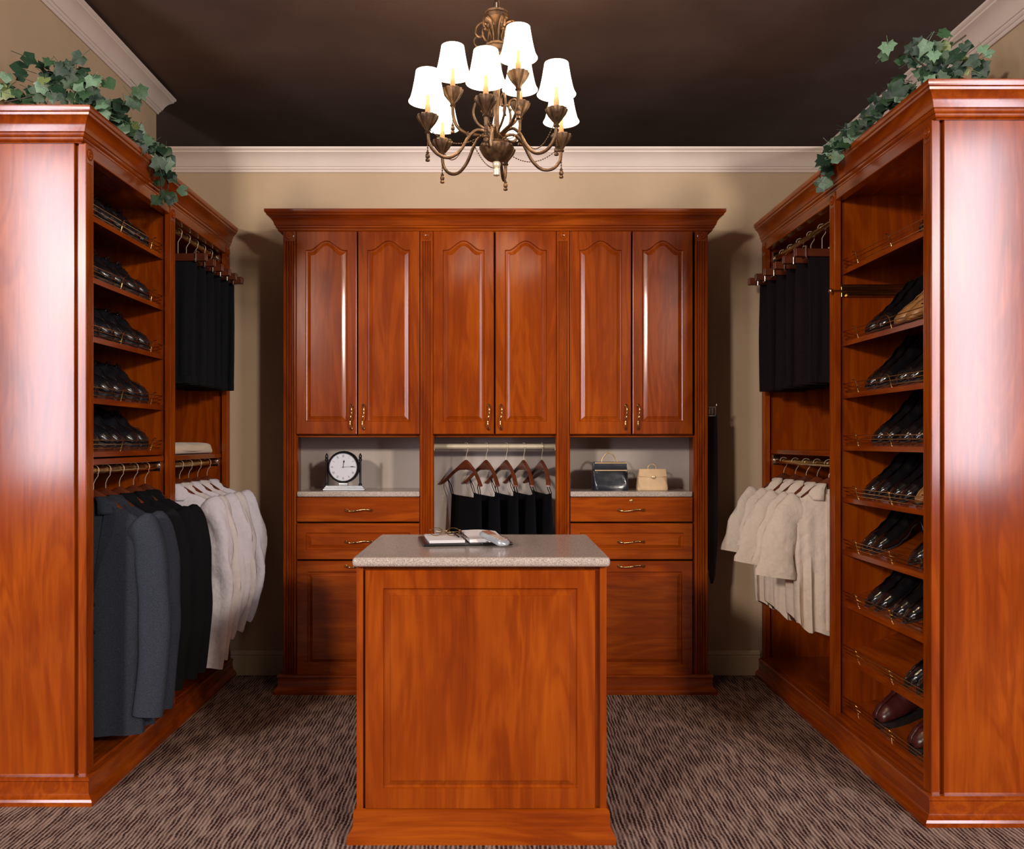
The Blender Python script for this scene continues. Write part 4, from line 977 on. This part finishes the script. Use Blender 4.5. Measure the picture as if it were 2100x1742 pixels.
def lamp(phi, R_, zc0, arm, low):
    a = MB(); a.tube(cr([polar(phi, r, z) for r, z in arm], 6), 0.0056, 8)
    ao = a.build('arm', MT['bronze'], ch, smooth=60)
    c = polar(phi, R_, zc0)
    q = MB(); q.lathe([(0.006, -0.050), (0.010, -0.046), (0.007, -0.040), (0.010, -0.034), (0.018, -0.024), (0.028, -0.010), (0.033, 0.002), (0.034, 0.008), (0.029, 0.010), (0.020, 0.006)], c, 36, 'Z', 0.07, 12); q.build('cup', MT['bronze'], ao, smooth=40)
    q = MB(); q.lathe([(0.0085, 0.004), (0.0085, 0.035), (0.006, 0.050), (0.006, 0.100)], c, 12); q.build('candle_sleeve', MT['candle'], ao, smooth=40)
    q = MB(); rings = []
    for u in range(11):
        t = u / 10; rr = 0.061 - 0.024 * (t ** 0.62); rings.append([(c.x + rr * math.cos(b), c.y + rr * math.sin(b), c.z + 0.053 + 0.098 * t) for b in [2 * PI * j / 32 for j in range(32)]])
    q.loft(rings, cap=False); so_ = solid(q.build('lamp_shade', MT['shade'], ao, smooth=60), 0.0015)
    lb = bpy.data.lights.new('bulb', 'POINT'); lb.energy = 2.2; lb.color = (1.0, 0.72, 0.48); lb.shadow_soft_size = 0.012
    lo = bpy.data.objects.new('bulb', lb); COL.objects.link(lo); lo.parent = ao; lo.location = c + Vector((0, 0, 0.118)) - world_loc(ao)
    q = MB(); zz = c.z - 0.045; pts = []
    q.tube([(c.x, c.y, zz), (c.x, c.y, zz - 0.062)], 0.0014, 6)
    for j in range(7): q.sphere((c.x, c.y, zz - 0.004 - 0.009 * j), 0.0028, 6)
    q.lathe([(0.002, 0), (0.006, -0.004), (0.004, -0.008), (0.0072, -0.011), (0.0072, -0.020), (0.004, -0.023), (0.0072, -0.026), (0.0072, -0.032), (0.002, -0.034)], (c.x, c.y, zz - 0.060), 10); q.build('tassel', MT['bronze'], ao, smooth=50)
RL = 0.238
lowarm = [(0.012, 2.222), (0.040, 2.244), (0.070, 2.246), (0.098, 2.220), (0.128, 2.172), (0.165, 2.146), (0.205, 2.152), (0.232, 2.182), (RL, 2.222)]
uparm = [(0.012, 2.222), (0.035, 2.234), (0.065, 2.240), (0.100, 2.246), (0.130, 2.270), (0.143, 2.305), (0.145, 2.342)]
for k in range(6): lamp(math.radians(-8 + 60 * k), RL, 2.262, lowarm, True)
for phd in (28, -92, 146): lamp(math.radians(phd), 0.145, 2.384, uparm, False)
for k in range(6):      # bead swags between the arms
    a0, a1 = math.radians(-8 + 60 * k), math.radians(52 + 60 * k); m = MB()
    p0, p1 = polar(a0, RL - 0.01, 2.225), polar(a1, 0.10, 2.236); n_ = 26; pts = []
    for j in range(n_ + 1):
        t = j / n_; p = p0.lerp(p1, t); p.z -= 0.05 * 4 * t * (1 - t); pts.append(p)
    m.tube(pts, 0.0008, 4)
    for p in pts: m.sphere(p, 0.0024, 5)
    m.build('bead_chain', MT['bronze'], ch, smooth=60)

# ================================================================== IVY
def leaf_mesh(kind):
    m = MB(); out = []
    lob = {0: [(-168, .42), (-140, .72), (-118, .50), (-88, .92), (-62, .55), (-35, .80), (-20, .62), (0, 1.15)], 1: [(-165, .50), (-135, .78), (-105, .66), (-75, .86), (-45, .72), (-22, .80), (0, 1.02)],
           2: [(-170, .38), (-130, .60), (-100, .52), (-70, .74), (-40, .48), (-15, .70), (0, 1.30)]}[kind]
    lob = [(a, 0.70 * (q - 0.75) + 0.75 if abs(a) < 150 else q) for a, q in lob]
    full = lob + [(-a, r) for a, r in lob[-2::-1]]
    vs = [(0, 0, 0.0)]
    for a, r in full:
        a = math.radians(a); x = r * math.sin(a) * 0.5; y = r * math.cos(a) * 0.5; vs.append((x, y, 0.10 * abs(x) ** 1.2 - 0.16 * (y * y) + 0.03 * math.sin(9 * a)))
    inner = [(v[0] * 0.55, v[1] * 0.55, 0.10 * abs(v[0] * 0.55) ** 1.2 - 0.05 * v[1] * v[1] + 0.02) for v in vs[1:]]
    n = len(full); V = vs + inner; Fc = []
    for j in range(n - 1):
        Fc.append((0, n + 1 + j, n + 2 + j)); Fc.append((n + 1 + j, 1 + j, 2 + j, n + 2 + j))
    m.add(V, Fc)
    m.tube([(0, 0, 0.0), (0, -0.25, -0.02), (0.03, -0.6, -0.08)], 0.012, 4)
    return m
leafs = []
for kd in range(3):
    row = []
    for mk in ('leafd', 'leafm', 'leafl', 'leafy'):
        o = leaf_mesh(kd).build('leaf', MT[mk], None, smooth=35, local=True); row.append(o.data); bpy.data.objects.remove(o)
    leafs.append(row)
def ivy(s, loc, label, spots, stems, seed):
    t = thing('ivy_garland', loc, label, 'plant', 'ivy garlands on the closet units')
    R = random.Random(seed); m = MB()
    for st in stems: m.tube(cr(st, 6), 0.0028, 6)
    m.build('vine_stem', MT['vine'], t, smooth=60)
    for (c, spread, n, sz, bias) in spots:
        for _ in range(n):
            p = Vector(c) + Vector((R.gauss(0, spread[0]), R.gauss(0, spread[1]), R.gauss(0, spread[2])))
            if p.z < 2.39 and abs(p.x) > 1.36 and c[2] > 2.385: p.z = 2.39 + R.uniform(0, 0.03)
            if abs(p.x) > 1.70: p.x = math.copysign(1.70, p.x)
            kd = R.choice((0, 0, 1, 2)); mi = R.choices((0, 1, 2, 3), bias)[0]
            o = bpy.data.objects.new('leaf', leafs[kd][mi]); COL.objects.link(o); o.parent = t; o.location = p - Vector(loc)
            size = sz * R.uniform(0.75, 1.25); o.scale = (size, size, size)
            # face roughly towards the room and the camera, tip hanging down or sideways
            nrm = Vector((-s * R.uniform(0.0, 0.9), -1.0, R.uniform(-0.35, 0.75))).normalized()
            tip = Vector((R.uniform(-1, 1), R.uniform(-0.2, 0.3), R.uniform(-1.2, 0.5)))
            tip = (tip - nrm * tip.dot(nrm)).normalized(); xa = tip.cross(nrm)
            o.rotation_euler = Matrix((xa, tip, nrm)).transposed().to_euler()
    return t
B1 = (5, 4, 2, 0.5); B2 = (3, 4, 3, 0.7)
ivy(-1, (-1.42, 3.10, 2.35), 'dark green ivy garland trailing over the crown of the left closet unit', [
    ((-1.66, 2.99, 2.40), (0.02, 0.02, 0.03), 7, 0.070, B2),
    ((-1.50, 3.02, 2.44), (0.075, 0.05, 0.040), 34, 0.072, B1),
    ((-1.45, 3.04, 2.50), (0.070, 0.04, 0.022), 16, 0.068, B1),
    ((-1.40, 3.10, 2.42), (0.045, 0.06, 0.030), 22, 0.070, B2),
    ((-1.375, 3.25, 2.40), (0.020, 0.06, 0.025), 22, 0.070, B2),
    ((-1.355, 3.40, 2.38), (0.016, 0.06, 0.025), 16, 0.070, B2),
    ((-1.335, 3.53, 2.36), (0.015, 0.05, 0.030), 13, 0.072, B2),
    ((-1.325, 3.56, 2.28), (0.012, 0.05, 0.035), 9, 0.072, B2),
    ((-1.322, 3.50, 2.20), (0.012, 0.02, 0.020), 3, 0.066, B2)],
    [[(-1.66, 2.98, 2.38), (-1.5, 3.02, 2.42), (-1.40, 3.12, 2.40), (-1.36, 3.3, 2.375), (-1.34, 3.5, 2.362), (-1.33, 3.58, 2.30), (-1.325, 3.56, 2.22)], [(-1.5, 3.02, 2.40), (-1.46, 3.0, 2.48), (-1.42, 2.99, 2.54)], [(-1.34, 3.5, 2.36), (-1.325, 3.50, 2.26), (-1.322, 3.49, 2.18)]], 5)
ivy(1, (1.45, 2.95, 2.37), 'dark green ivy garland trailing down the crown of the right closet unit', [
    ((1.50, 2.87, 2.43), (0.065, 0.04, 0.028), 26, 0.070, B1),
    ((1.43, 2.90, 2.50), (0.060, 0.03, 0.028), 20, 0.066, B2),
    ((1.53, 2.90, 2.53), (0.030, 0.03, 0.022), 7, 0.062, B1),
    ((1.40, 3.02, 2.42), (0.030, 0.06, 0.022), 20, 0.068, B1),
    ((1.375, 3.20, 2.41), (0.016, 0.06, 0.018), 20, 0.068, B1),
    ((1.365, 3.38, 2.39), (0.014, 0.05, 0.020), 14, 0.070, B1),
    ((1.355, 3.50, 2.37), (0.012, 0.04, 0.025), 9, 0.070, B2),
    ((1.345, 3.58, 2.33), (0.010, 0.02, 0.028), 5, 0.072, B2)],
    [[(1.64, 2.88, 2.39), (1.5, 2.9, 2.43), (1.42, 3.0, 2.41), (1.375, 3.2, 2.395), (1.36, 3.42, 2.385), (1.345, 3.58, 2.35), (1.342, 3.62, 2.30)], [(1.5, 2.9, 2.42), (1.47, 2.88, 2.49), (1.55, 2.88, 2.56)], [(1.5, 2.9, 2.42), (1.42, 2.9, 2.47), (1.38, 2.9, 2.50)]], 9)
